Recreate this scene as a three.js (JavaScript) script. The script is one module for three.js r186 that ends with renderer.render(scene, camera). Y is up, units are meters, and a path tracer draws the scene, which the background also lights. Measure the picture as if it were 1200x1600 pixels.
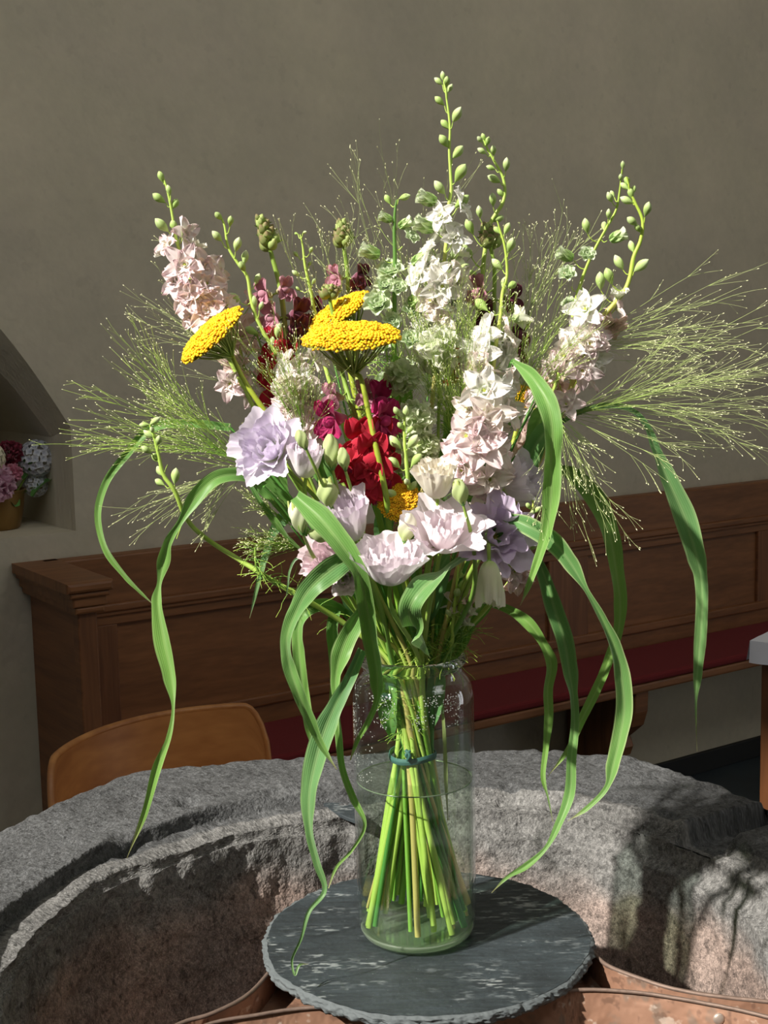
import * as THREE from 'three';
import { mergeGeometries } from 'three/addons/utils/BufferGeometryUtils.js';
import { RectAreaLightUniformsLib } from 'three/addons/lights/RectAreaLightUniformsLib.js';
import { ImprovedNoise } from 'three/addons/math/ImprovedNoise.js';

// ---------------------------------------------------------------- camera, sky, sun, window light, exposure
const scene = new THREE.Scene();
const FOCAL = 2050, EYE = [0, 1.6836, 1.4573], PITCH = 0.1278, ROLL = 0.0215;
const camera = new THREE.PerspectiveCamera(2 * Math.atan(800 / FOCAL) * 180 / Math.PI, 0.75, 0.05, 60);
camera.position.set(...EYE);
camera.rotation.set(-PITCH, 0, -ROLL, 'YXZ');
camera.updateMatrixWorld(true);

const renderer = new THREE.WebGLRenderer({ antialias: true });
renderer.toneMapping = THREE.LinearToneMapping;
renderer.toneMappingExposure = 1.0;
renderer.shadowMap.enabled = true;
renderer.shadowMap.type = THREE.PCFSoftShadowMap;
RectAreaLightUniformsLib.init();

scene.background = new THREE.Color(0.42, 0.55, 0.78);            // plain summer sky outside the windows
const SUN = new THREE.Vector3(-0.646, 0.616, 0.453).normalize(); // towards the sun
const sun = new THREE.DirectionalLight(new THREE.Color(1.0, 0.94, 0.84), 7.4);
sun.name = 'sun';
sun.position.set(0, 1.2, 0).addScaledVector(SUN, 9);
sun.target.position.set(0, 1.2, 0);
sun.castShadow = true;
sun.shadow.mapSize.set(4096, 4096);
Object.assign(sun.shadow.camera, { left: -1.6, right: 1.6, top: 1.6, bottom: -1.6, near: 1, far: 20 });
sun.shadow.radius = 2.6;
sun.shadow.bias = -0.0004;
scene.add(sun, sun.target);

// the room's frame: s runs along the pew wall, off is the distance out of it
const YAW = 0.59, DS = new THREE.Vector3(Math.cos(YAW), 0, -Math.sin(YAW)), DN = new THREE.Vector3(Math.sin(YAW), 0, Math.cos(YAW)), WALL = -2.228;
const W = (s, y, off) => new THREE.Vector3().addScaledVector(DS, s).addScaledVector(DN, WALL + off).setY(y);
const ROOM = { s0: -3.2, s1: 5.4, t1: 4.9, h: 7.4 };
const WALL_TURN = new THREE.Matrix4().makeBasis(DS, new THREE.Vector3(0, 1, 0), DN).setPosition(W(0, 0, 0));
// daylight that comes in through the other windows: [place s, y, off, width, height, faces (s, off), strength, colour]
const DAYLIGHT = [
  [-1.7, 5.6, ROOM.t1 - 0.12, 1.6, 2.6, [0, -1], 1.95, [1.0, 0.96, 0.87]],
  [1.9, 5.6, ROOM.t1 - 0.12, 1.6, 2.6, [0, -1], 1.95, [1.0, 0.96, 0.87]],
  [ROOM.s1 - 0.12, 1.35, 4.2, 0.6, 2.3, [-1, 0], 3.0, [0.95, 0.97, 1.0]],
];
for (const [s, y, off, w, h, [fs, fo], strength, c] of DAYLIGHT) {
  const l = new THREE.RectAreaLight(new THREE.Color(...c), strength, w, h);
  l.name = 'window_daylight';
  l.position.copy(W(s, y, off)).addScaledVector(DS, fs * 0.06).addScaledVector(DN, fo * 0.06);
  l.lookAt(l.position.clone().addScaledVector(DS, fs).addScaledVector(DN, fo));
  scene.add(l);
}

// ---------------------------------------------------------------- helpers
const V = (x, y, z) => new THREE.Vector3(x, y, z);
let seedState = 12345;
function rnd() { seedState = (seedState + 0x6D2B79F5) | 0; let t = Math.imul(seedState ^ (seedState >>> 15), 1 | seedState); t = (t + Math.imul(t ^ (t >>> 7), 61 | t)) ^ t; return ((t ^ (t >>> 14)) >>> 0) / 4294967296; }
const seed = (n) => { seedState = n * 7919 + 17; };
const rr = (a, b) => a + (b - a) * rnd();
const clamp = THREE.MathUtils.clamp, lerp = THREE.MathUtils.lerp, smooth = THREE.MathUtils.smoothstep;
const perlin = new ImprovedNoise();
const nz = (x, y, z) => perlin.noise(x + 31.7, y + 11.3, z + 57.1);
const fbm = (x, y, z, o = 4) => { let a = 1, s = 0, n = 0; for (let i = 0; i < o; i++) { s += a * nz(x, y, z); n += a; a *= 0.5; x *= 2.03; y *= 2.03; z *= 2.03; } return s / n; };

// a point of the photograph (1200 x 1600) at depth plane z, or on the level y
function ray(px, py) {
  const a = px - 600, b = py - 800, cr = Math.cos(ROLL), sr = Math.sin(ROLL), u = a * cr - b * sr, w = a * sr + b * cr, c = Math.cos(PITCH), s = Math.sin(PITCH);
  return V(u, -w * c - FOCAL * s, w * s - FOCAL * c).divideScalar(FOCAL);
}
const at = (px, py, z = 0) => { const d = ray(px, py); return V(...EYE).addScaledVector(d, (z - EYE[2]) / d.z); };
const level = (px, py, y) => { const d = ray(px, py); return V(...EYE).addScaledVector(d, (y - EYE[1]) / d.y); };
const mm = (px, z = 0) => px * (EYE[2] - z + 0.06) / FOCAL;   // pixels to metres at depth z

const used = {};
function numbered(n) { const k = used[n] = (used[n] ?? -1) + 1; return k ? n + '_' + String(k).padStart(3, '0') : n; }
function tag(o, label, category, group) { o.userData.label = label; o.userData.category = category; if (group) o.userData.group = group; return o; }
function thing(name, label, category, base = V(0, 0, 0), group) {
  const g = new THREE.Group(); g.name = numbered(name); g.position.copy(base); scene.add(g);
  return tag(g, label, category, group);
}
function shade(m) { m.castShadow = true; m.receiveShadow = true; return m; }
// geometry in world coordinates becomes a part of a thing (or a part of a part)
function part(root, name, geo, mat, label) {
  let off = root.position.clone(), p = root.parent; while (p && p !== scene) { off.add(p.position); p = p.parent; }
  const g = geo.clone(); g.translate(-off.x, -off.y, -off.z);
  const m = shade(new THREE.Mesh(g, mat)); m.name = name; root.add(m); if (label) m.userData.label = label; return m;
}
// shared geometry placed by position, turn and scale
function placed(root, name, geo, mat, pos, quat, scale = 1) {
  const m = shade(new THREE.Mesh(geo, mat)); m.name = name; m.position.copy(pos).sub(root.position);
  if (quat) m.quaternion.copy(quat); if (scale.isVector3) m.scale.copy(scale); else m.scale.setScalar(scale);
  root.add(m); return m;
}
function struct(name, geo, mat) { const m = shade(new THREE.Mesh(geo, mat)); m.name = name; m.userData.kind = 'structure'; scene.add(m); return m; }
function merge(list) {
  const all = list.every((g) => g.index), tint = list.some((g) => g.attributes.color);
  return mergeGeometries(list.map((g) => {
    const o = all || !g.index ? g.clone() : g.toNonIndexed(), n = o.attributes.position.count;
    for (const k of Object.keys(o.attributes)) if (!['position', 'normal', 'uv', 'color'].includes(k)) o.deleteAttribute(k);
    if (!o.attributes.uv) o.setAttribute('uv', new THREE.BufferAttribute(new Float32Array(n * 2), 2));
    if (tint && !o.attributes.color) o.setAttribute('color', new THREE.BufferAttribute(new Float32Array(n * 3).fill(1), 3));
    return o;
  }));
}
const lin = (c) => { const k = new THREE.Color(c); return [k.r, k.g, k.b]; };
const mixc = (a, b, t) => [lerp(a[0], b[0], t), lerp(a[1], b[1], t), lerp(a[2], b[2], t)];

// a sheet of nu x nv cells from fn(u, v) -> [x, y, z, (u, v), (r, g, b)]
function sheet(nu, nv, fn, closed = false) {
  const pos = [], uv = [], col = [], idx = [];
  for (let j = 0; j <= nv; j++) for (let i = 0; i <= nu; i++) {
    const r = fn(i / nu, j / nv);
    pos.push(r[0], r[1], r[2]); uv.push(r[3] ?? i / nu, r[4] ?? j / nv);
    if (r.length > 5) col.push(r[5], r[6], r[7]);
  }
  for (let j = 0; j < nv; j++) for (let i = 0; i < nu; i++) { const a = j * (nu + 1) + i, b = a + 1, c = a + nu + 1, d = c + 1; idx.push(a, b, d, a, d, c); }
  const g = new THREE.BufferGeometry();
  g.setAttribute('position', new THREE.Float32BufferAttribute(pos, 3));
  g.setAttribute('uv', new THREE.Float32BufferAttribute(uv, 2));
  if (col.length) g.setAttribute('color', new THREE.Float32BufferAttribute(col, 3));
  g.setIndex(idx); g.computeVertexNormals();
  if (closed) { const n = g.attributes.normal; for (let j = 0; j <= nv; j++) { const a = j * (nu + 1), b = a + nu, v = V(n.getX(a) + n.getX(b), n.getY(a) + n.getY(b), n.getZ(a) + n.getZ(b)).normalize(); n.setXYZ(a, v.x, v.y, v.z); n.setXYZ(b, v.x, v.y, v.z); } }
  return g;
}
function paint(g, c) { const n = g.attributes.position.count, a = new Float32Array(n * 3); for (let i = 0; i < n; i++) { a[i * 3] = c[0]; a[i * 3 + 1] = c[1]; a[i * 3 + 2] = c[2]; } g.setAttribute('color', new THREE.BufferAttribute(a, 3)); return g; }
const curve = (pts, n, kind = 'centripetal') => new THREE.CatmullRomCurve3(pts, false, kind).getPoints(n);
function frames(pts) {
  const n = pts.length, T = [], N = [], B = [];
  for (let i = 0; i < n; i++) T.push(pts[Math.min(i + 1, n - 1)].clone().sub(pts[Math.max(i - 1, 0)]).normalize());
  let ref = Math.abs(T[0].y) < 0.9 ? V(0, 1, 0) : V(1, 0, 0);
  for (let i = 0; i < n; i++) { const b = T[i].clone().cross(ref).normalize(), nn = b.clone().cross(T[i]).normalize(); N.push(nn); B.push(b); ref = nn; }
  return { T, N, B };
}
function tube(pts, rad, sides = 6, color) {
  const { N, B } = frames(pts), n = pts.length - 1;
  let len = [0]; for (let i = 1; i <= n; i++) len.push(len[i - 1] + pts[i].distanceTo(pts[i - 1]));
  const g = sheet(sides, n, (u, v) => {
    const i = Math.round(v * n), a = -u * Math.PI * 2, r = typeof rad === 'function' ? rad(i / n) : rad, p = pts[i];
    const c = color ? (typeof color === 'function' ? color(i / n) : color) : null;
    const x = Math.cos(a) * r, y = Math.sin(a) * r, q = [p.x + N[i].x * x + B[i].x * y, p.y + N[i].y * x + B[i].y * y, p.z + N[i].z * x + B[i].z * y, u * 2 * Math.PI * r, len[i]];
    return c ? q.concat(c) : q;
  }, true);
  return g;
}
function capped(pts, rad, sides, color) {   // a tube with flat cut ends
  const out = [tube(pts, rad, sides, color)], { N, B } = frames(pts), n = pts.length - 1;
  for (const i of [0, n]) {
    const r = typeof rad === 'function' ? rad(i / n) : rad, p = pts[i], c = color ? (typeof color === 'function' ? color(i / n) : color) : null;
    out.push(sheet(sides, 1, (u, v) => { const a = (i ? -1 : 1) * u * Math.PI * 2, k = v * r, q = [p.x + (N[i].x * Math.cos(a) + B[i].x * Math.sin(a)) * k, p.y + (N[i].y * Math.cos(a) + B[i].y * Math.sin(a)) * k, p.z + (N[i].z * Math.cos(a) + B[i].z * Math.sin(a)) * k, 0, 0]; return c ? q.concat(c) : q; }));
  }
  return merge(out);
}
const facing = (dir, roll = 0) => new THREE.Quaternion().setFromUnitVectors(V(0, 1, 0), dir.clone().normalize()).multiply(new THREE.Quaternion().setFromAxisAngle(V(0, 1, 0), roll));
// a box with softened edges, placed in the room's frame
function block(s0, s1, y0, y1, o0, o1, r = 0.004) {
  const shp = new THREE.Shape(), w = s1 - s0, h = y1 - y0; r = Math.min(r, w / 3, h / 3, (o1 - o0) / 3);
  shp.moveTo(r, r); shp.lineTo(w - r, r); shp.lineTo(w - r, h - r); shp.lineTo(r, h - r); shp.closePath();
  const g = new THREE.ExtrudeGeometry(shp, { depth: o1 - o0 - 2 * r, bevelEnabled: true, bevelSize: r, bevelThickness: r, bevelSegments: 2 });
  g.translate(s0, y0, o0 + r); return g.applyMatrix4(WALL_TURN);
}
function prism(points, depth, bevel = 0, holes = []) {
  const shp = new THREE.Shape(points.map(([x, y]) => new THREE.Vector2(x, y)));
  for (const h of holes) shp.holes.push(new THREE.Path(h.map(([x, y]) => new THREE.Vector2(x, y))));
  return new THREE.ExtrudeGeometry(shp, { depth, bevelEnabled: bevel > 0, bevelSize: bevel, bevelThickness: bevel, bevelSegments: 2, curveSegments: 24 });
}
// textures
const hash = (i, j, k) => { let h = (i * 374761393 + j * 668265263 + k * 974634777) | 0; h = Math.imul(h ^ (h >>> 13), 1274126177); return ((h ^ (h >>> 16)) >>> 0) / 4294967296; };
function vnoise(x, y, p, q, k) {  // value noise that repeats after p x q cells
  const i = Math.floor(x), j = Math.floor(y), fx = x - i, fy = y - j, sx = fx * fx * (3 - 2 * fx), sy = fy * fy * (3 - 2 * fy), w = (a, n) => ((a % n) + n) % n;
  const h = (a, b) => hash(w(a, p), w(b, q), k);
  return lerp(lerp(h(i, j), h(i + 1, j), sx), lerp(h(i, j + 1), h(i + 1, j + 1), sx), sy);
}
function tfbm(u, v, p, q, k, o = 4) { let a = 1, s = 0, n = 0; for (let i = 0; i < o; i++) { s += a * vnoise(u * p, v * q, p, q, k + i); n += a; a *= 0.55; p *= 2; q *= 2; } return s / n; }
function texture(w, h, fn, srgb, metres) {
  const d = new Uint8Array(w * h * 4);
  for (let y = 0; y < h; y++) for (let x = 0; x < w; x++) { const c = fn((x + 0.5) / w, (y + 0.5) / h), o = (y * w + x) * 4; for (let k = 0; k < 3; k++) d[o + k] = clamp((c.length ? c[k] : c) * 255, 0, 255); d[o + 3] = 255; }
  const t = new THREE.DataTexture(d, w, h); t.wrapS = t.wrapT = THREE.RepeatWrapping; t.magFilter = THREE.LinearFilter; t.minFilter = THREE.LinearMipmapLinearFilter; t.generateMipmaps = true;
  if (srgb) t.colorSpace = THREE.SRGBColorSpace; if (metres) t.repeat.set(1 / metres[0], 1 / metres[1]); t.needsUpdate = true; return t;
}
const hex = (c) => [(c >> 16) / 255, ((c >> 8) & 255) / 255, (c & 255) / 255];

// ---------------------------------------------------------------- materials
const std = (o) => new THREE.MeshStandardMaterial(o), phys = (o) => new THREE.MeshPhysicalMaterial(o);
const stoneColor = texture(1024, 1024, (u, v) => {
  const a = tfbm(u, v, 6, 6, 1, 5), g = tfbm(u, v, 90, 90, 9, 3), f = vnoise(u * 340, v * 340, 340, 340, 21), dark = smooth(tfbm(u, v, 60, 60, 40, 2), 0.68, 0.78), pale = smooth(f, 0.86, 0.97);
  const t = 0.76 + 0.36 * (a - 0.5) + 0.42 * (g - 0.5) + 0.26 * (f - 0.5); const k = clamp(t * (1 - 0.22 * dark) + 0.3 * pale, 0.08, 1);
  return [k, k * 0.99, k * 0.985];
}, true, [0.42, 0.42]);
const stoneBump = texture(1024, 1024, (u, v) => { const a = tfbm(u, v, 26, 26, 3, 5), f = tfbm(u, v, 130, 130, 23, 3), pit = smooth(tfbm(u, v, 60, 60, 40, 2), 0.66, 0.78); return clamp(0.5 + 0.7 * (a - 0.5) + 0.7 * (f - 0.5) - 0.12 * pit, 0, 1); }, false, [0.42, 0.42]);
const stoneMat = std({ color: 0xffffff, map: stoneColor, bumpMap: stoneBump, bumpScale: 0.0024, roughness: 0.93, vertexColors: true });
const slateColor = texture(1024, 1024, (u, v) => {
  const a = tfbm(u, v, 7, 7, 5, 5), g = tfbm(u, v, 12, 90, 51, 3), f = vnoise(u * 420, v * 420, 420, 420, 25);
  let k = 0.75 + 0.35 * (a - 0.5) + 0.25 * (g - 0.5) + 0.14 * (f - 0.5); const speck = smooth(f, 0.95, 0.985) * smooth(tfbm(u, v, 40, 40, 61, 2), 0.4, 0.55);
  const scuff = smooth(tfbm(u, v, 7, 18, 71, 5), 0.45, 0.78) * smooth(tfbm(u, v, 40, 110, 73, 3), 0.46, 0.72) * 0.75;   // chalky rubbed patches
  const b = [0.25 * k, 0.29 * k, 0.312 * k], w = clamp(scuff + speck * 0.8, 0, 1); return [lerp(b[0], 0.68, w), lerp(b[1], 0.7, w), lerp(b[2], 0.7, w)];
}, true, [0.42, 0.42]);
const slateBump = texture(512, 512, (u, v) => clamp(0.5 + 0.8 * (tfbm(u, v, 8, 40, 52, 4) - 0.5) + 0.4 * (tfbm(u, v, 60, 60, 55, 2) - 0.5), 0, 1), false, [0.42, 0.42]);
const slateMat = std({ map: slateColor, bumpMap: slateBump, bumpScale: 0.0022, roughness: 0.62 });
const slateEdgeMat = std({ color: 0x5d6467, bumpMap: slateBump, bumpScale: 0.004, roughness: 0.8 });
const copperColor = texture(512, 512, (u, v) => {
  const a = tfbm(u, v, 8, 8, 81, 5), b = smooth(tfbm(u, v, 14, 10, 83, 4), 0.56, 0.7), c = smooth(tfbm(u, v, 30, 30, 85, 3), 0.62, 0.75), w = smooth(tfbm(u, v, 24, 24, 87, 4), 0.64, 0.76);
  let k = mixc(hex(0xb38d78), hex(0x946e59), a); k = mixc(k, hex(0x84756a), b * 0.7); k = mixc(k, hex(0x6d5346), c * 0.5); return mixc(k, hex(0xd6c8bd), w * 0.6);
}, true, [0.3, 0.3]);
const copperBump = texture(256, 256, (u, v) => clamp(0.5 + 0.9 * (tfbm(u, v, 9, 9, 91, 4) - 0.5), 0, 1), false, [0.3, 0.3]);
const copperMat = std({ map: copperColor, bumpMap: copperBump, bumpScale: 0.004, metalness: 0.3, roughness: 0.5, side: THREE.DoubleSide });
const copperEdgeMat = std({ color: 0x7d6a60, bumpMap: copperBump, bumpScale: 0.004, metalness: 0.4, roughness: 0.6 });
const rivetMat = std({ color: 0xc9b8ac, metalness: 0.6, roughness: 0.35 });
const grain = (c0, c1, k, sx, sy) => texture(512, 512, (u, v) => { const w = tfbm(u, v, 3, 3, k + 3, 3) * 0.05, g = tfbm(u + w, v + w, sx, sy, k, 5), f = tfbm(u, v, sx * 8, sy * 3, k + 7, 2); return mixc(hex(c0), hex(c1), clamp(0.5 + 1.3 * (g - 0.5) + 0.5 * (f - 0.5), 0, 1)); }, true, [1, 1]);
const pewColor = grain(0x8d5d38, 0x6a4326, 101, 3, 40), pewMat = std({ map: pewColor, roughness: 0.5 });
const pewUpright = grain(0x895a38, 0x664027, 111, 40, 3), pewUprightMat = std({ map: pewUpright, roughness: 0.5 });
const pewDarkMat = std({ color: 0x2a1a10, roughness: 0.7 });
const chairColor = grain(0xc58b50, 0x965f33, 121, 4, 22), chairMat = std({ map: chairColor, roughness: 0.42 });
const cushionBump = texture(256, 256, (u, v) => 0.5 + 0.5 * Math.sin(u * Math.PI * 128) * Math.sin(v * Math.PI * 128), false, [0.2, 0.2]);
const cushionMat = std({ color: 0x6d1a1e, roughness: 0.95, bumpMap: cushionBump, bumpScale: 0.0006 });
const plasterColor = texture(1024, 1024, (u, v) => {
  const a = tfbm(u, v, 4, 4, 131, 6), b = tfbm(u, v, 14, 20, 133, 4), f = tfbm(u, v, 120, 120, 137, 2), spot = smooth(tfbm(u, v, 60, 60, 139, 4), 0.72, 0.8) * 0.6;
  const k = 1 + 0.22 * (a - 0.5) + 0.07 * (b - 0.5) + 0.04 * (f - 0.5) - 0.05 * spot; return [0.735 * k, 0.705 * k - 0.012 * (b - 0.5), 0.63 * k - 0.04 * (a - 0.5)];
}, true, [2.6, 2.6]);
const plasterBump = texture(512, 512, (u, v) => clamp(0.5 + 0.7 * (tfbm(u, v, 10, 10, 141, 5) - 0.5) + 0.2 * (tfbm(u, v, 90, 90, 143, 2) - 0.5), 0, 1), false, [1.3, 1.3]);
const plasterMat = std({ map: plasterColor, bumpMap: plasterBump, bumpScale: 0.006, roughness: 0.95 });
const floorColor = texture(512, 512, (u, v) => { const k = 0.8 + 0.4 * (tfbm(u, v, 6, 6, 151, 5) - 0.5); return [0.24 * k, 0.28 * k, 0.3 * k]; }, true, [1.6, 1.6]);
const floorMat = std({ map: floorColor, roughness: 0.5 });
const skirtMat = std({ color: 0x17191a, roughness: 0.6 });
const whitewash = std({ color: 0xd8d2c6, roughness: 0.95 });
const brassMat = std({ color: 0x8f7040, metalness: 0.7, roughness: 0.38 });
const clothMat = std({ color: 0xe4e7f2, roughness: 0.9, side: THREE.DoubleSide });
const tableMat = std({ map: grain(0x6f4424, 0x553016, 161, 30, 3), roughness: 0.5 });
const paneMat = phys({ color: 0xffffff, transmission: 1, roughness: 0, thickness: 0, ior: 1.5 });
const litPane = std({ color: 0xdfe6ea, emissive: new THREE.Color(0.9, 0.94, 1.0), emissiveIntensity: 1.5, roughness: 0.5 });
const glassMat = phys({ color: new THREE.Color(0.95, 0.98, 0.965), transmission: 1, roughness: 0.0, thickness: 0, ior: 1.62, side: THREE.DoubleSide });
const thickGlassMat = phys({ color: new THREE.Color(0.86, 0.96, 0.9), transmission: 1, roughness: 0.02, thickness: 0.004, ior: 1.5 });
const waterMat = phys({ color: new THREE.Color(0.955, 0.975, 0.925), transmission: 1, roughness: 0.0, thickness: 0, ior: 1.45, side: THREE.DoubleSide });
const waterTopMat = phys({ color: new THREE.Color(0.86, 0.91, 0.8), transmission: 1, roughness: 0.0, thickness: 0, ior: 1.4, side: THREE.DoubleSide });
const meniscusMat = phys({ color: new THREE.Color(0.35, 0.45, 0.3), roughness: 0.15, transmission: 0.5, thickness: 0 });
const baseGlassMat = phys({ color: new THREE.Color(0.72, 0.82, 0.66), transmission: 0.85, roughness: 0.45, thickness: 0, ior: 1.5 });
const dropMat = phys({ color: 0xffffff, transmission: 0.75, roughness: 0.25, thickness: 0, ior: 1.33 });
const bandMat = std({ color: 0x47746e, roughness: 0.6 });
// leaves, stems and petals carry their own colours on the vertices
const veins = texture(256, 256, (u, v) => { const k = 0.965 + 0.02 * Math.cos(u * Math.PI * 2 * 11) + 0.08 * (tfbm(u, v, 60, 6, 171, 2) - 0.5); return [k, k, k]; }, true);
const veinBump = texture(256, 64, (u) => 0.5 + 0.5 * Math.cos(u * Math.PI * 2 * 11), false);
const bladeMat = phys({ vertexColors: true, map: veins, bumpMap: veinBump, bumpScale: 0.00015, side: THREE.DoubleSide, roughness: 0.85, transmission: 0.32, thickness: 0, clearcoat: 0.35, clearcoatRoughness: 0.38 });
const stemMat = phys({ vertexColors: true, roughness: 0.55, clearcoat: 0.2, clearcoatRoughness: 0.4 });
const petalMat = phys({ vertexColors: true, side: THREE.DoubleSide, roughness: 1, transmission: 0.34, thickness: 0 });
const leafMat = phys({ vertexColors: true, side: THREE.DoubleSide, roughness: 0.9, transmission: 0.3, thickness: 0, clearcoat: 0.2, clearcoatRoughness: 0.4 });
const budMat = phys({ vertexColors: true, roughness: 0.75, clearcoat: 0.12, clearcoatRoughness: 0.5 });
const velvetMat = phys({ vertexColors: true, side: THREE.DoubleSide, roughness: 0.9, transmission: 0.22, thickness: 0 });
const hairMat = phys({ vertexColors: true, roughness: 0.7 });

// ---------------------------------------------------------------- the room
{ // pew wall with the pointed niche cut into it
  const arch = (r, spring, apex, sill, mid = 0.16) => { const p = [[2 * mid - r, sill], [r, sill], [r, spring]]; for (let k = 1; k <= 8; k++) { const t = k / 8; p.push([lerp(r, mid, t) + 0.012 * Math.sin(Math.PI * t), lerp(spring, apex, t) + 0.012 * Math.sin(Math.PI * t)]); } for (let k = 7; k >= 0; k--) { const t = k / 8; p.push([lerp(2 * mid - r, mid, t) - 0.012 * Math.sin(Math.PI * t), lerp(spring, apex, t) + 0.012 * Math.sin(Math.PI * t)]); } return p; };
  const outer = arch(0.472, 1.475, 1.9, 1.19), inner = arch(0.452, 1.445, 1.79, 1.195), n = outer.length;
  const wall = prism([[ROOM.s0 - 0.4, -0.1], [ROOM.s1 + 0.4, -0.1], [ROOM.s1 + 0.4, ROOM.h + 0.2], [ROOM.s0 - 0.4, ROOM.h + 0.2]], 0.62, 0, [outer.slice().reverse()]);
  wall.translate(0, 0, -0.62);
  const loop = (A, B, za, zb) => sheet(n, 1, (u, v) => { const k = Math.round(u * n) % n, p = v ? B[k] : A[k]; return [p[0], p[1], v ? zb : za, u * 2.2, v * 0.3]; });
  const jamb = merge([loop(outer, inner, 0, -0.1).toNonIndexed(), loop(inner, inner, -0.1, -0.56).toNonIndexed()]); jamb.computeVertexNormals();
  const back = prism(outer, 0.02); back.translate(0, 0, -0.58);
  struct('wall_back', merge([wall, jamb, back]).applyMatrix4(WALL_TURN), plasterMat);
}
struct('floor', block(ROOM.s0 - 0.4, ROOM.s1 + 0.4, -0.15, 0, -0.5, ROOM.t1 + 0.5), floorMat);
struct('ceiling', block(ROOM.s0 - 0.4, ROOM.s1 + 0.4, ROOM.h, ROOM.h + 0.25, -0.5, ROOM.t1 + 0.5), whitewash);
struct('baseboard_back', block(ROOM.s0, ROOM.s1, 0, 0.08, 0, 0.018, 0.003), skirtMat);
// a wall along one side: [along, place], windows [centre, bottom, width, height]
function sideWall(name, a0, a1, holes, place, alongS) {
  const g = prism([[a0, 0], [a1, 0], [a1, ROOM.h], [a0, ROOM.h]], 0.35, 0, holes.map(([c, y, w, h]) => [[c - w / 2, y], [c - w / 2, y + h], [c + w / 2, y + h], [c + w / 2, y]]));
  const m = alongS ? new THREE.Matrix4().makeTranslation(0, 0, place) : new THREE.Matrix4().makeRotationY(-Math.PI / 2).setPosition(place, 0, 0);
  struct(name, g.applyMatrix4(m).applyMatrix4(WALL_TURN), whitewash);
}
const SUNNY = [2.13, 2.75, 1.92, 2.1];      // the tall clear window that the sun comes through: off, sill, width, height
sideWall('wall_left', -0.1, ROOM.t1, [SUNNY], ROOM.s0, false);
sideWall('wall_right', -0.1, ROOM.t1, [[4.2, 0.2, 0.6, 2.3]], ROOM.s1 + 0.35, false);
sideWall('wall_front', ROOM.s0 - 0.4, ROOM.s1 + 0.4, [[-1.7, 4.3, 1.6, 2.6], [1.9, 4.3, 1.6, 2.6]], ROOM.t1, true);
function windowFrame(n, w, h, place, turn, pane, bars) {
  const g = [], b = (x0, x1, y0, y1) => { const k = prism([[x0, y0], [x1, y0], [x1, y1], [x0, y1]], 0.05, 0.004); g.push(k); };
  b(-w / 2, -w / 2 + 0.05, 0, h); b(w / 2 - 0.05, w / 2, 0, h); b(-w / 2, w / 2, 0, 0.05); b(-w / 2, w / 2, h - 0.05, h);
  for (const y of bars) b(-w / 2, w / 2, y - 0.012, y + 0.012);
  const m = new THREE.Matrix4().makeRotationY(turn).setPosition(...place).premultiply(WALL_TURN);
  const f = struct('window_' + n, merge(g).applyMatrix4(m), pewDarkMat);
  const p = new THREE.Mesh(prism([[-w / 2 + 0.04, 0.04], [w / 2 - 0.04, 0.04], [w / 2 - 0.04, h - 0.04], [-w / 2 + 0.04, h - 0.04]], 0.004).translate(0, 0, 0.02).applyMatrix4(m), pane);
  p.name = 'window_pane'; f.add(p);
}
windowFrame(1, SUNNY[2], SUNNY[3], [ROOM.s0 - 0.25, SUNNY[1], SUNNY[0]], Math.PI / 2, phys({ color: 0xffffff, transmission: 1, roughness: 0, thickness: 0, ior: 1.02 }), []);
windowFrame(2, 1.6, 2.6, [-1.7, 4.3, ROOM.t1 + 0.1], 0, litPane, [0.7, 1.4, 2.1]);
windowFrame(3, 1.6, 2.6, [1.9, 4.3, ROOM.t1 + 0.1], 0, litPane, [0.7, 1.4, 2.1]);
windowFrame(4, 0.6, 2.3, [ROOM.s1 + 0.1, 0.2, 4.2], Math.PI / 2, litPane, [1.15]);

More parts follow.
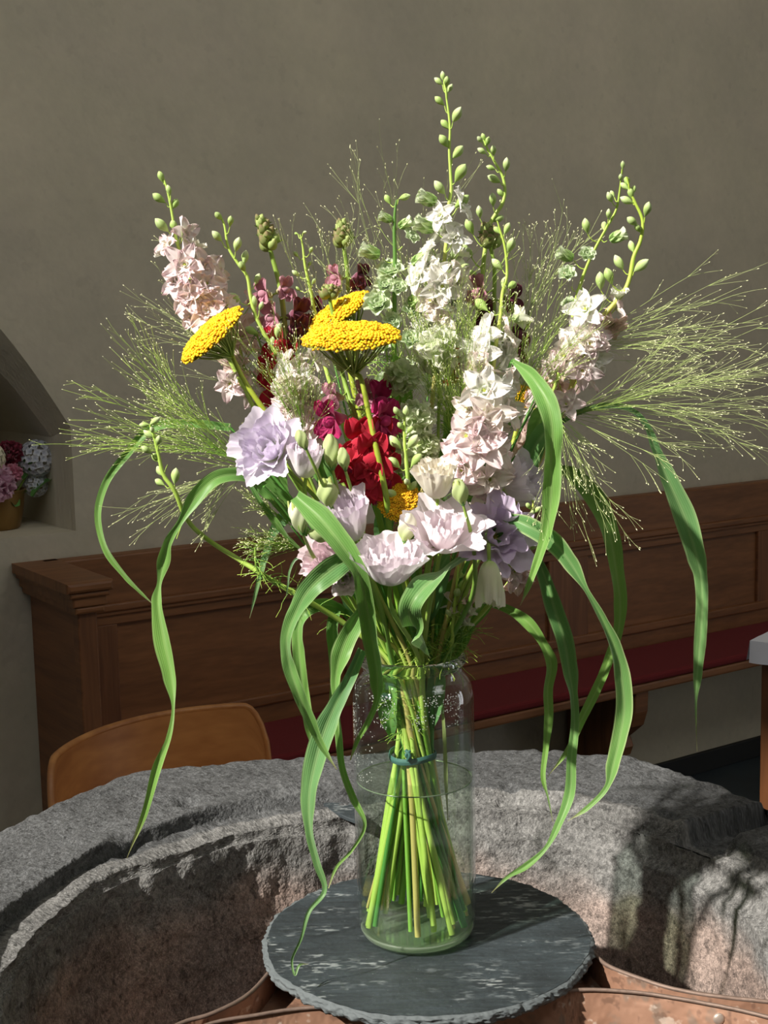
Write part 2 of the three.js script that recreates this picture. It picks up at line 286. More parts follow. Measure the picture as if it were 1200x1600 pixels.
// ---------------------------------------------------------------- pew
{
  const root = thing('church_pew', 'long dark brown wooden pew with panelled high back along the plaster wall', 'pew', W(2, 0, 0.19));
  const E1 = 3.95, P = (n, g, m) => part(root, n, g, m);
  // left end: upright board, front post and stepped cornice on top
  const end = P('end_panel', block(0.327, 0.366, 0, 1.05, 0.02, 0.345), pewDarkMat);
  end.material = pewUprightMat;
  P('front_post', block(0.322, 0.372, 0, 1.05, 0.345, 0.385), pewUprightMat);
  P('cornice', merge([block(0.312, 0.388, 1.04, 1.058, 0.0, 0.4, 0.006), block(0.305, 0.392, 1.058, 1.082, 0.0, 0.404, 0.004), block(0.296, 0.398, 1.082, 1.096, 0.0, 0.412, 0.006), block(0.286, 0.406, 1.096, 1.122, 0.0, 0.42, 0.008)]), pewMat);
  // back: top rail, moulding, stiles, panels, bottom rail
  P('top_rail', block(0.366, E1, 0.985, 1.122, 0.01, 0.062, 0.006), pewMat);
  P('moulding', merge([block(0.366, E1, 0.966, 0.99, 0.01, 0.074, 0.006), block(0.366, E1, 0.955, 0.968, 0.01, 0.068, 0.003)]), pewMat);
  P('middle_rail', block(0.366, E1, 0.928, 0.957, 0.01, 0.06, 0.003), pewMat);
  for (const [a, b] of [[0.366, 0.555], [1.3, 1.44], [2.13, 2.31], [3.2, 3.36]]) P('stile', block(a, b, 0.645, 0.93, 0.01, 0.0595, 0.003), pewUprightMat);
  for (const [a, b] of [[0.55, 1.305], [1.435, 2.135], [2.305, 3.205], [3.35, E1]]) P('panel', block(a, b, 0.64, 0.94, 0.005, 0.046, 0.003), pewMat);
  P('bottom_rail', merge([block(0.366, E1, 0.618, 0.65, 0.01, 0.066, 0.006), block(0.366, E1, 0.52, 0.622, 0.01, 0.058, 0.004)]), pewMat);
  P('seat_board', block(0.366, E1, 0.508, 0.54, 0.03, 0.372, 0.008), pewMat);
  // scrolled brackets that carry the seat
  for (const s of [1.05, 2.25, 3.5]) {
    const pts = [[0.02, 0], [0.2, 0], [0.2, 0.05], [0.17, 0.1], [0.17, 0.2], [0.2, 0.26], [0.25, 0.29], [0.275, 0.275], [0.285, 0.3], [0.27, 0.335], [0.3, 0.36], [0.335, 0.39], [0.352, 0.44], [0.355, 0.508], [0.02, 0.508]];
    const g = prism(pts, 0.05, 0.006); g.applyMatrix4(new THREE.Matrix4().makeRotationY(-Math.PI / 2)); g.translate(s + 0.05, 0, 0);
    P('bracket', g.applyMatrix4(WALL_TURN), pewUprightMat);
  }
  // the long red cushion lies on the seat
  const c = block(0.375, E1 - 0.02, 0.541, 0.568, 0.062, 0.376, 0.012);
  const cu = thing('seat_cushion', 'long flat dark red cushion lying on the wooden pew seat', 'cushion', W(2, 0.54, 0.2));
  part(cu, 'cover', c, cushionMat);
  const pipe = []; for (const o of [0.066, 0.372]) pipe.push(tube([W(0.38, 0.556, o), W(2, 0.556, o), W(E1 - 0.03, 0.556, o)], 0.004, 6));
  part(cu, 'piping', merge(pipe), cushionMat);
}

// ---------------------------------------------------------------- chair with a bent back
{
  const C = V(-0.30, 0, -1.02), R = 0.335, root = thing('bentwood_chair', 'brown wooden chair with wrap-around bent back between font and pew', 'chair', C.clone());
  const a0 = Math.PI * 0.925, a1 = Math.PI * 1.535, top = (u) => { const e = Math.min(u * 7, (1 - u) * 11, 1); return lerp(0.6 + 0.1, 0.893, Math.sqrt(1 - (1 - clamp(e, 0, 1)) ** 2)); };
  const back = (r, flip) => sheet(70, 14, (u, v) => { const uu = flip ? 1 - u : u, a = lerp(a0, a1, uu), y = lerp(0.6, top(uu), v), rad = r + 0.05 * (y - 0.6); return [C.x + Math.cos(a) * rad, y, C.z + Math.sin(a) * rad, uu * 0.6, v * 0.3]; });
  const ring = []; for (let k = 0; k <= 60; k++) { const u = k / 60, a = lerp(a0, a1, u), y = top(u), rad = R + 0.006 + 0.05 * (y - 0.6); ring.push(V(C.x + Math.cos(a) * rad, y, C.z + Math.sin(a) * rad)); }
  const low = [0, 1].map((e) => { const a = e ? a1 : a0, r = R + 0.006; return V(C.x + Math.cos(a) * r, 0.6, C.z + Math.sin(a) * r); });
  part(root, 'backrest', merge([back(R, true), back(R + 0.013, false)]), chairMat);
  part(root, 'back_edge', tube([low[0], ...ring, low[1]], 0.0075, 8), chairMat);
  const seat = new THREE.CylinderGeometry(0.2, 0.19, 0.025, 40); seat.translate(C.x + 0.02, 0.455, C.z + 0.02);
  part(root, 'seat', seat, chairMat);
  for (const k of [0.2, 0.8]) { const a = lerp(a0, a1, k), b = V(C.x + Math.cos(a) * (R + 0.006), 0.66, C.z + Math.sin(a) * (R + 0.006)); part(root, 'back_post', tube(curve([b, V(lerp(b.x, C.x, 0.25), 0.54, lerp(b.z, C.z, 0.25)), V(lerp(b.x, C.x, 0.5), 0.44, lerp(b.z, C.z, 0.5))], 10), 0.012, 8), chairMat); }
  for (const [x, z] of [[-0.14, -0.14], [0.16, -0.12], [-0.12, 0.16], [0.17, 0.17]]) part(root, 'leg', tube([V(C.x + x, 0.45, C.z + z), V(C.x + x * 1.2, 0, C.z + z * 1.2)], (t) => 0.017 - 0.004 * t, 10), chairMat);
}

// ---------------------------------------------------------------- table at the right edge with its cloth
{
  const c = at(1192, 1000, -2), T = new THREE.Matrix4().makeRotationY(-0.66).setPosition(c.x, 0, -2), root = thing('side_table', 'tall brown wooden table with square leg at the right edge', 'table', V(c.x + 0.2, 0, -2));
  const top = c.y - 0.006, box = (x0, x1, y0, y1, z0, z1) => { const g = prism([[x0, y0], [x1, y0], [x1, y1], [x0, y1]], z1 - z0 - 0.006, 0.003); g.translate(0, 0, z0 + 0.003); return g.applyMatrix4(T); };
  for (const [x, z] of [[0, -0.05], [0.6, -0.05], [0, -0.5], [0.6, -0.5]]) part(root, 'leg', box(x, x + 0.05, 0, top - 0.03, z, z + 0.05), tableMat);
  part(root, 'table_top', box(-0.01, 0.66, top - 0.03, top, -0.52, 0.012), tableMat);
  const cl = thing('tablecloth', 'white cloth draped over the corner of the wooden table', 'tablecloth', V(c.x + 0.2, top, -2));
  const sx = (u) => lerp(-0.025, 0.68, u), cloth = [];
  cloth.push(sheet(30, 30, (u, v) => [sx(u), top + 0.007 + 0.002 * nz(u * 9, v * 9, 3), lerp(0.028, -0.54, v)]));
  cloth.push(sheet(60, 8, (u, v) => [sx(u), top + 0.007 - v * lerp(0.06, 0.05, u), 0.028 + 0.004 * v + 0.005 * v * Math.sin(u * 36)]));
  cloth.push(sheet(60, 8, (u, v) => [-0.025 - 0.004 * v + 0.005 * v * Math.sin(u * 30), top + 0.007 - v * 0.055, lerp(-0.54, 0.028, u)]));
  part(cl, 'cloth', merge(cloth).applyMatrix4(T), clothMat);
}

// ---------------------------------------------------------------- stone font
const FC = V(0.0185, 0, 0.0386), RIM = 1.03, LEDGE = 1.008;
{
  const polar = (pts, h) => pts.map(([x, y]) => { const p = level(x, y, h); return [Math.atan2(p.x - FC.x, -(p.z - FC.z)), Math.hypot(p.x - FC.x, p.z - FC.z)]; }).sort((a, b) => a[0] - b[0]);   // angle 0 at the back, positive to the right
  const look = (tab, base) => (a) => { if (a <= tab[0][0]) return lerp(tab[0][1], base, smooth(tab[0][0] - a, 0, 0.5)); if (a >= tab[tab.length - 1][0]) return lerp(tab[tab.length - 1][1], base, smooth(a - tab[tab.length - 1][0], 0, 0.5)); let k = 0; while (tab[k + 1][0] < a) k++; return lerp(tab[k][1], tab[k + 1][1], (a - tab[k][0]) / (tab[k + 1][0] - tab[k][0])); };
  const rOut = look(polar([[0, 1299], [61, 1269], [133, 1234], [205, 1206], [299, 1194], [401, 1188], [485, 1182], [742, 1173], [825, 1170], [971, 1177], [1033, 1196], [1096, 1219], [1158, 1240], [1196, 1254]], RIM), 0.645);
  const rIn = look(polar([[0, 1425], [47, 1386], [93, 1358], [140, 1332], [196, 1306], [261, 1285], [327, 1262], [397, 1248], [742, 1229], [846, 1235], [937, 1254], [1000, 1271], [1067, 1285], [1137, 1305]], RIM), 0.475);
  const rLed = look(polar([[0, 1523], [37, 1472], [93, 1418], [140, 1383], [187, 1360], [233, 1346], [299, 1325], [373, 1299], [467, 1285], [742, 1262], [900, 1275], [992, 1300], [1054, 1317]], LEDGE), 0.455);
  const D = Math.PI / 180, NA = 1300, top = [];
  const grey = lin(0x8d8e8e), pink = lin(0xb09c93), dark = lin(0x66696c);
  // profile: t runs from the foot outside, over the rim, down the step and the inner wall to the bottom
  const prof = [];
  const run = (n, f) => { for (let k = 0; k < n; k++) prof.push(f(k / n)); };
  run(26, (t) => (a) => [lerp(0.42, rOut(a) + 0.004, smooth(t, 0, 0.75)), lerp(0, RIM - 0.012, t), 0]);
  run(4, (t) => (a) => [rOut(a) + 0.004 - 0.012 * t * t, RIM - 0.012 + 0.012 * Math.sqrt(t), 1]);
  run(34, (t) => (a) => [lerp(rOut(a) - 0.008, rIn(a) + 0.004, t), RIM, 1]);
  run(3, (t) => (a) => [rIn(a) + 0.004 - 0.004 * t, RIM - 0.004 * t * t, 1]);
  const lip = (a) => lerp(0.006, 0.024, smooth(a, -0.55, 0.15));
  const step = (a) => smooth(a, -0.62, -0.45);   // worn, sloping step past the damaged spot
  run(8, (t) => (a) => { const e = Math.max(rIn(a) - 0.004 - 0.008 * step(a), rLed(a) + 0.006); return [lerp(rIn(a), e, t), lerp(RIM - 0.004, LEDGE + 0.002, t), 1]; });
  run(8, (t) => (a) => { const e = Math.max(rIn(a) - 0.004 - 0.008 * step(a), rLed(a) + 0.006); return [lerp(e, rLed(a), t), LEDGE + 0.002 - 0.004 * t * t, 1]; });
  run(12, (t) => (a) => [rLed(a) - lip(a) * (1 - Math.cos(t * Math.PI / 2)), LEDGE - 0.002 - (0.008 + lip(a)) * Math.sin(t * Math.PI / 2), 2]);
  run(60, (t) => (a) => [lerp(rLed(a) - lip(a), 0.37, t * t * 0.75 + t * 0.25), lerp(LEDGE - 0.01 - lip(a), 0.66, t), 2]);
  run(9, (t) => (a) => [lerp(0.37, 0.001, t), 0.66 - 0.05 * t, 2]);
  const NP = prof.length - 1;
  const tA = [0]; // length along the profile, for the texture
  for (let k = 1; k <= NP; k++) { const p = prof[k - 1](0), q = prof[k](0); tA.push(tA[k - 1] + Math.hypot(p[0] - q[0], p[1] - q[1])); }
  const notch = (a, r) => { const mid = lerp(56.4, 56.95, clamp((r - 0.46) / 0.17, 0, 1)) * D, half = lerp(3.75, 2.35, clamp((r - 0.46) / 0.17, 0, 1)) * D; return 1 - smooth(Math.abs(a - mid), half - 0.5 * D, half + 0.9 * D); };
  const g = sheet(NA, NP, (u, v) => {
    const a = (u * 2 - 1) * Math.PI, k = Math.round(v * NP); let [r, y, zone] = prof[k](a);
    const sx = Math.sin(a), cz = -Math.cos(a), cx = sx * 3, cy = cz * 3;
    if (zone === 1 && k > 26) { const n = notch(a, r); y = lerp(y, Math.min(y, LEDGE - 0.012 - 0.02 * smooth(r, 0.6, 0.46)), n); }
    // hewn surface: broad dents, tool marks and grain
    const wob = 0.009 * fbm(cx * 1.3, y * 5, cy * 1.3, 3) + 0.0055 * fbm(sx * r * 26, y * 26, cz * r * 26, 2) + 0.0042 * (0.3 - Math.abs(nz(sx * r * 42, y * 42, cz * r * 42))) + 0.0018 * (0.3 - Math.abs(nz(sx * r * 105, y * 105, cz * r * 105)));
    const edge = zone === 1 ? smooth(nz(sx * r * 22, 4, cz * r * 22), 0.15, 0.6) * 0.007 : 0;
    const pit = 0.016 * Math.exp(-((sx * r + 0.31) ** 2 + (cz * r + 0.425) ** 2) / 0.00035) * (zone === 1 ? 1 : 0);
    if (zone === 1) { y += wob * 0.55 - edge * (Math.abs(r - rIn(a)) < 0.02 || Math.abs(r - rOut(a)) < 0.02 ? 1 : 0.15) - pit; r += wob * 0.7; } else r += wob * (zone === 2 ? 1.1 : 1);
    const tone = zone === 2 ? smooth(0.955 - y + 0.05 * fbm(sx * r * 9, y * 9, cz * r * 9, 3), 0, 0.05) * (0.75 + 0.5 * fbm(sx * r * 6, y * 6, cz * r * 6, 2)) : 0;
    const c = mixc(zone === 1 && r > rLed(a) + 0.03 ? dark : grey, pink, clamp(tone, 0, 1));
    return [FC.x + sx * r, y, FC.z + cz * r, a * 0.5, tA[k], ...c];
  }, true);
  const root = thing('stone_font', 'round grey stone font with thick rough rim and stepped inner ledge', 'font', FC.clone());
  part(root, 'basin', g, stoneMat);
}

// ---------------------------------------------------------------- copper sheets inside the font, slate disc, jar
{
  const Y = 0.985, root = thing('copper_liner', 'bent copper sheet liner with rolled edge and rivet inside the font', 'liner', V(0.04, 0.9, 0.08));
  const L = (pts) => curve(pts.map(([x, y]) => level(x, y, Y)), 60);
  const back = L([[230, 1630], [289, 1600], [327, 1589], [383, 1561], [420, 1523], [445, 1485], [520, 1440], [640, 1418], [780, 1425], [890, 1455], [930, 1495], [950, 1512], [1000, 1532], [1050, 1548], [1120, 1560], [1200, 1569], [1260, 1576]]);
  const front = L([[240, 1640], [330, 1600], [400, 1587], [465, 1577], [560, 1572], [680, 1566], [780, 1558], [875, 1551], [912, 1547], [1000, 1552], [1100, 1568], [1200, 1590], [1290, 1620]]);
  const strip = (line, drop, push) => sheet(60, 6, (u, v) => { const p = line[Math.round(u * 60)]; return [p.x, p.y - v * drop, p.z + push * v, u * 0.75, v * drop]; });
  part(root, 'back_sheet', strip(back, 0.16, -0.004), copperMat);
  part(root, 'front_sheet', strip(front, 0.16, 0.03), copperMat);
  part(root, 'back_edge', tube(back.map((p) => p.clone().add(V(0, 0.001, -0.003))), 0.0025, 8), copperEdgeMat);
  part(root, 'front_edge', tube(front.map((p) => p.clone().add(V(0, 0.001, 0.001))), 0.0022, 8), copperEdgeMat);
  const floor = sheet(60, 6, (u, v) => { const a = back[Math.round(u * 60)], b = front[Math.round(u * 60)]; return [lerp(a.x, b.x, v), Y - 0.03, lerp(a.z, b.z, v), lerp(a.x, b.x, v), lerp(a.z, b.z, v)]; });
  part(root, 'tray', floor, copperMat);
  const rv = at(1122, 1594, 0.19), rg = new THREE.SphereGeometry(0.0065, 16, 10); rg.scale(1, 1, 0.55); 
  const fp = level(1122, 1572, Y); part(root, 'rivet', rg.translate(fp.x, fp.y - 0.012, fp.z + 0.004), rivetMat);
}
const SLATE = V(0.0397, 1, 0.0036);
{
  const root = thing('slate_disc', 'round dark slate plate with rough chipped edge carrying the glass jar', 'plate', SLATE.clone().setY(0.986));
  const R = (a, e = 0) => 0.1896 + 0.003 * nz(Math.cos(a) * 3, Math.sin(a) * 3, 1) + 0.0025 * nz(Math.cos(a) * 14, Math.sin(a) * 14, 2) + e;
  const topY = (x, z, k) => 1 - 0.0005 + 0.0007 * nz(x * 40, z * 40, 7) * k - 0.0012 * smooth(nz(x * 9 + z * 5, z * 18, 3), 0.2, 0.5) * k;
  part(root, 'top', sheet(200, 40, (u, v) => { const a = -u * 2 * Math.PI, r = v * (R(a) - 0.0025), x = Math.cos(a) * r, z = Math.sin(a) * r; return [SLATE.x + x, topY(x, z, smooth(Math.hypot(x + 0.011, z), 0.075, 0.11)), SLATE.z + z, x, z]; }, true), slateMat);
  // rough broken rim, and the underside
  part(root, 'edge', sheet(420, 10, (u, v) => {
    const a = -u * 2 * Math.PI, chip = 0.0035 * nz(Math.cos(a) * 26, Math.sin(a) * 26, v * 3) + 0.002 * nz(Math.cos(a) * 60, Math.sin(a) * 60, v * 6);
    const r = v === 0 ? R(a) - 0.0028 : v === 1 ? 0.15 : R(a) + 0.003 * Math.sin(v * Math.PI) + chip - 0.002 * v, y = v === 0 ? 0.9992 : lerp(0.9993, 0.9862, Math.min(v * 1.1, 1));
    return [SLATE.x + Math.cos(a) * r, y, SLATE.z + Math.sin(a) * r, u * 1.2, v * 0.03];
  }, true), slateEdgeMat);
}
const AX = 0.0283, JR = 0.0695;
{
  const root = thing('glass_jar', 'tall clear glass jar with rolled lip holding the bouquet', 'jar', V(AX, 1, 0));
  const lathe = (pts, n = 96) => { const g = new THREE.LatheGeometry(pts.map(([r, y]) => new THREE.Vector2(r, y)), n); g.translate(AX, 1, 0); return g; };
  const sp = (pts, n) => new THREE.SplineCurve(pts.map(([x, y]) => new THREE.Vector2(x, y))).getPoints(n).map((p) => [Math.max(p.x, 0.0001), p.y]);
  const wallOut = [[0.0001, 0.0015], [0.045, 0.001], ...sp([[0.056, 0.0012], [0.0625, 0.004], [0.0672, 0.011], [0.0685, 0.022]], 10), [0.069, 0.06], [JR, 0.15], [JR, 0.27], ...sp([[JR, 0.278], [0.0688, 0.29], [0.0655, 0.301], [0.06, 0.3085], [0.0568, 0.314], [0.0562, 0.32]], 20)];
  part(root, 'glass_wall', lathe(wallOut), glassMat);
  const lip = [[0.0545, 0.318], ...sp([[0.0562, 0.3185], [0.0575, 0.3215], [0.0605, 0.3235], [0.0618, 0.3275], [0.0605, 0.3318], [0.057, 0.3335], [0.0545, 0.332]], 20), [0.0535, 0.326], [0.0545, 0.318]];
  part(root, 'lip', lathe(lip), thickGlassMat);
  part(root, 'inner_wall', lathe([[0.0001, 0.006], [0.05, 0.0062], [0.06, 0.0095], [0.0648, 0.018], [0.0662, 0.05], [0.0668, 0.15], [0.0668, 0.272], ...sp([[0.0668, 0.278], [0.066, 0.289], [0.0628, 0.2985], [0.0572, 0.306], [0.0545, 0.313], [0.0545, 0.318]], 16)]), glassMat);
  part(root, 'thick_base', lathe([[0.0001, 0.0022], [0.045, 0.0018], [0.056, 0.0022], [0.0622, 0.0052], [0.0655, 0.0105], [0.0648, 0.0128], [0.06, 0.0088], [0.05, 0.0056], [0.0001, 0.0054]]), baseGlassMat);
  // small beads of condensation on the inside, on the sunny side under the shoulder
  const drops = [], drop = new THREE.SphereGeometry(1, 6, 4); seed(5);
  for (let k = 0; k < 900; k++) {
    const a = rr(-2.5, 0.9) , y = 0.3 - 0.105 * Math.pow(rnd(), 1.2) * (a < -0.7 && a > -2.2 ? 1 : 0.35), r0 = y > 0.285 ? 0.0655 : JR - 0.0014, s = rr(0.0003, 0.0009);
    if (nz(a * 2.2, y * 30, 6) < -0.12) continue;
    drops.push(drop.clone().scale(s, s, s * 0.7).rotateY(a).translate(AX + Math.sin(a) * r0, 1 + y, Math.cos(a) * r0));
  }
  part(root, 'condensation', merge(drops), dropMat).userData.kind = 'stuff';
  const w = thing('vase_water', 'slightly cloudy water filling the lower half of the glass jar', 'water', V(AX, 1.006, 0));
  w.userData.kind = 'stuff';
  const wr = 0.0661, HW = 0.1877;
  part(w, 'body', lathe([[0.0001, 0.0085], [0.05, 0.0085], [0.059, 0.012], [0.0645, 0.02], [wr, 0.05], [wr, HW - 0.001]]), waterMat);
  part(w, 'surface', lathe([[0.0001, HW - 0.001], [0.055, HW - 0.001], [0.063, HW - 0.0005], [0.0664, HW + 0.0012]]), waterTopMat);
  { const t = new THREE.TorusGeometry(0.0661, 0.00075, 6, 96); t.rotateX(Math.PI / 2); part(w, 'meniscus', t.translate(AX, 1 + HW, 0), meniscusMat); }
  const tied = thing('rubber_band', 'blue-green rubber band tied round the stems inside the jar', 'rubber band', at(645, 1180, 0));
  const c = at(645, 1179, 0), pts = []; for (let k = 0; k <= 72; k++) { const a = k / 72 * Math.PI * 2; pts.push([c.x + Math.cos(a) * 0.0265, c.y + 0.0015 * Math.sin(a * 2), Math.sin(a) * 0.0265]); }
  part(tied, 'loop', sheet(72, 6, (u, v) => { const k = Math.round(u * 72), p = pts[k % 72], b = v * Math.PI * 2, a = k / 72 * Math.PI * 2; return [p[0] + Math.cos(a) * 0.0012 * Math.cos(b), p[1] + 0.0042 * Math.sin(b), p[2] + Math.sin(a) * 0.0012 * Math.cos(b)]; }, true), bandMat);
  part(tied, 'knot', merge([tube(curve([at(634, 1172, 0.027), at(640, 1181, 0.031), at(636, 1188, 0.029)], 8), 0.0022, 6), tube(curve([at(641, 1173, 0.028), at(634, 1180, 0.031), at(643, 1187, 0.028)], 8), 0.0018, 6)]), bandMat);
}
{ // thin dark shard on the ledge behind the jar
  const A = [[498, 1247], [535, 1249], [562, 1262], [566, 1284], [540, 1274], [515, 1262]].map(([x, y]) => level(x, y, 1.012)), c = A.reduce((s, p) => s.add(p), V(0, 0, 0)).divideScalar(A.length);
  const g = prism(A.map((p) => [p.x - c.x, -(p.z - c.z)]), 0.004, 0.001); g.rotateX(-Math.PI / 2); g.translate(c.x, 1.006, c.z);
  const root = thing('slate_shard', 'thin pointed dark slate piece lying on the font ledge behind the jar', 'slate piece', c.clone().setY(1.005));
  part(root, 'blade', g, slateMat);
}

// ---------------------------------------------------------------- the bouquet: how stems, leaves and flowers are made
const G = { bud: lin(0xa8c470), budTip: lin(0xd0dfae), stem: lin(0x8fb04a), stemDark: lin(0x5c8a38), stemPale: lin(0xb9d765), leaf: lin(0x5a9640), leafDark: lin(0x3c7436), leafBlue: lin(0x5f9070), leafPale: lin(0x84b84a), lime: lin(0xb7d257) };
// from the head down through the neck and the tie of the bunch to a cut end in the water
function route(head, wild = 0.3) {
  const low = head[head.length - 1], h = V(low.x - AX, 0, low.z), d = h.length(); if (d > 1e-4) h.divideScalar(d);
  h.applyAxisAngle(V(0, 1, 0), rr(-wild, wild));
  const side = V(h.z, 0, -h.x), rt = rr(0.005, 0.021), lean = rr(0.03, 0.078) * Math.min(1, 0.5 + d * 5), tie = V(0.0268, 1.2205, 0).addScaledVector(side, rt).addScaledVector(h, rr(-0.006, 0.006));
  const neck = V(AX, 1.332, 0).addScaledVector(h, Math.min(d * 0.5, rr(0.026, 0.049))).addScaledVector(side, rt * 0.8);
  const end = V(AX - 0.003, rr(1.014, 1.034), 0).addScaledVector(h, -lean).addScaledVector(side, rt * rr(0.6, 3)); const e = Math.hypot(end.x - AX, end.z), M = 0.0595; if (e > M) { end.x = AX + (end.x - AX) * M / e; end.z *= M / e; }
  return [...head, neck, tie, end];
}
const stemTone = (a, b) => (t) => mixc(a, b, smooth(t, 0.25, 0.8));
function stemPart(root, pts, r0, r1, a = G.stem, b = G.stemPale, extra = []) {
  const c = curve(pts, 18 * pts.length), hue = rnd(), end = hue < 0.2 ? lin(0xcdbd74) : hue < 0.45 ? lin(0x7fb03c) : hue < 0.6 ? lin(0x4f8f3c) : b, f = rr(1.05, 1.7), g = capped(c, (t) => lerp(r0, r1 * f, Math.pow(t, 0.7)), 7, stemTone(a, end));
  return part(root, 'stem', merge([g, ...extra]), stemMat);
}
const baseOf = (pts) => pts[pts.length - 1].clone();

// ---- shared shapes, unit sized, growing along +y
function budShape(tipSharp, a, b, ribs = 5) {
  return sheet(12, 9, (u, v) => { const an = -u * Math.PI * 2, r = 0.27 * Math.pow(Math.sin(Math.PI * Math.min(1, Math.pow(v, tipSharp))), 0.8) * (1 + 0.08 * Math.cos(an * ribs)), c = mixc(a, b, smooth(v, 0.5, 1) * (0.7 + 0.3 * Math.cos(an * ribs))); return [Math.cos(an) * r, v, Math.sin(an) * r, u, v, ...c]; }, true);
}
const BUDS = [budShape(1.2, G.bud, G.budTip), budShape(1.35, lin(0x9dbb62), lin(0xc0d594)), budShape(1.1, lin(0xb2cb7e), lin(0xdde7c2))];
const SNAPBUD = budShape(0.85, lin(0x7d8c4a), lin(0x8b6a55), 4), SNAPBUD2 = budShape(0.85, lin(0x93a85c), lin(0xa7b06c), 4);
const CLOSED = sheet(20, 14, (u, v) => { const an = -u * Math.PI * 2, tw = an + v * 2.4, r = 0.26 * Math.pow(Math.sin(Math.PI * Math.min(0.985, Math.pow(v * 0.93 + 0.03, 1.15))), 0.75) * (1 + 0.12 * Math.cos(tw * 4)), c = mixc(lin(0xc4d68a), lin(0xf1eedb), smooth(v, 0.1, 0.75)); return [Math.cos(an) * r, v, Math.sin(an) * r, u, v, ...c]; }, true);
// one petal: bends back by `bend`, cupped, wavy at its edge
function petal(L, wd, o = {}) {
  const { bend = 0.6, cup = 0.25, wave = 0.08, notch = 0, tilt = 0, az = 0, base = lin(0xe9f0d4), col = lin(0xf4e9ea), edge = null, nu = 6, nv = 7, r0 = 0, y0 = 0, ph = rnd() * 9, k = 3 } = o;
  const ca = Math.cos(az), sa = Math.sin(az);
  return sheet(nu, nv, (u, v) => {
    const x0 = (u * 2 - 1), w = wd * Math.pow(Math.sin(Math.PI * Math.min(0.94, 0.08 + v * 0.84)), 0.7) * 0.5, a = tilt + bend * v, len = L * v * (1 - notch * (1 - Math.abs(x0)) * v);
    const am = tilt + bend * v * 0.5, up = Math.cos(am) * len, out = Math.sin(am) * len, lift = cup * wd * x0 * x0 * Math.sin(Math.PI * (0.25 + v * 0.6)) + wave * L * Math.sin(x0 * k * 2.1 + ph) * v * v * 1.2 + wave * 0.5 * L * Math.sin(x0 * k * 5 + ph * 2) * v * v * v;
    const rx = r0 + out - Math.cos(a) * lift, y = y0 + up + Math.sin(a) * lift, z = x0 * w;
    const c = mixc(mixc(base, col, smooth(v, 0.05, 0.5)), edge ?? col, smooth(v, 0.55, 1));
    return [rx * ca + z * sa, y, -rx * sa + z * ca, u, v, ...c];
  });
}
// larkspur floret facing +y: two whorls of petals, unit = metres
function floretShape(size, base, col, edge, open = 1) {
  const g = [], L = size * 0.56;
  for (let k = 0; k < 5; k++) g.push(petal(L * rr(0.9, 1.15), L * 0.7, { az: k * 1.257 + rr(-0.15, 0.15), tilt: 1.1 * open + rr(-0.15, 0.15), bend: 0.45 * open, wave: 0.1, notch: -0.12, base, col, edge }));
  for (let k = 0; k < 5; k++) g.push(petal(L * rr(0.5, 0.72), L * 0.46, { az: k * 1.257 + 0.6 + rr(-0.2, 0.2), tilt: 0.7 * open + rr(-0.15, 0.15), bend: 0.7 * open, wave: 0.12, notch: -0.05, base, col, edge, y0: 0.0006 }));
  for (let k = 0; k < 3; k++) g.push(petal(L * rr(0.32, 0.42), L * 0.34, { az: k * 1.571 + 0.2, tilt: 0.2, bend: 0.7, wave: 0.12, notch: 0.2, base, col: mixc(col, base, 0.35), edge, y0: 0.001, nu: 4, nv: 4 }));
  g.push(petal(L * 1.0, L * 0.16, { az: rr(0, 6), tilt: 2.4, bend: 0.4, wave: 0, base: col, col: edge, nu: 3, nv: 4 }));   // the spur behind
  return merge(g);
}
const EYE_GEO = (() => { const g = []; seed(3); for (let k = 0; k < 9; k++) { const a = k * 2.4, r = 0.0014 * Math.sqrt(k / 9), s = new THREE.IcosahedronGeometry(0.0007, 1); s.scale(1, 2.2, 1); s.translate(Math.cos(a) * r, 0.0035, Math.sin(a) * r); g.push(s); } return paint(merge(g), lin(0xb8c25c)); })();
seed(11);
const PINK = [0, 1, 2, 3].map(() => floretShape(0.037, lin(0xdfe8bc), lin(0xfcf1f1), lin(0xf8e0e5)));
const WHITE = [0, 1, 2].map(() => floretShape(0.036, lin(0xd7e6b4), lin(0xfbfaf5), lin(0xfdfaf7)));
const BLUSH = [0, 1, 2, 3].map(() => floretShape(0.037, lin(0xe3e9bd), lin(0xfcf5ee), lin(0xfaeae6)));
const SALMON = [0, 1, 2].map(() => floretShape(0.034, lin(0xd8d2ae), lin(0xf3dcd3), lin(0xeecdc8)));
const HALF = [0, 1].map(() => floretShape(0.026, lin(0xc7dc9c), lin(0xeef2dc), lin(0xf6f4ea), 0.5));
function rosetteShape(size, a, b) { const g = []; for (let l = 0; l < 4; l++) for (let k = 0; k < 6 - (l === 3 ? 2 : 0); k++) g.push(petal(size * (0.52 - l * 0.1), size * (0.46 - l * 0.07), { az: k * (l === 3 ? 1.57 : 1.047) + l * 0.5 + rr(-0.1, 0.1), tilt: 0.85 - l * 0.26, bend: 0.45 - l * 0.28, cup: 0.4, wave: 0.05, base: a, col: mixc(a, b, 0.6), edge: b, y0: l * 0.0005, nu: 5, nv: 5 })); return merge(g); }
const ROSETTE = [0, 1].map(() => rosetteShape(0.026, lin(0xb9d78f), lin(0xe8f2d8)));
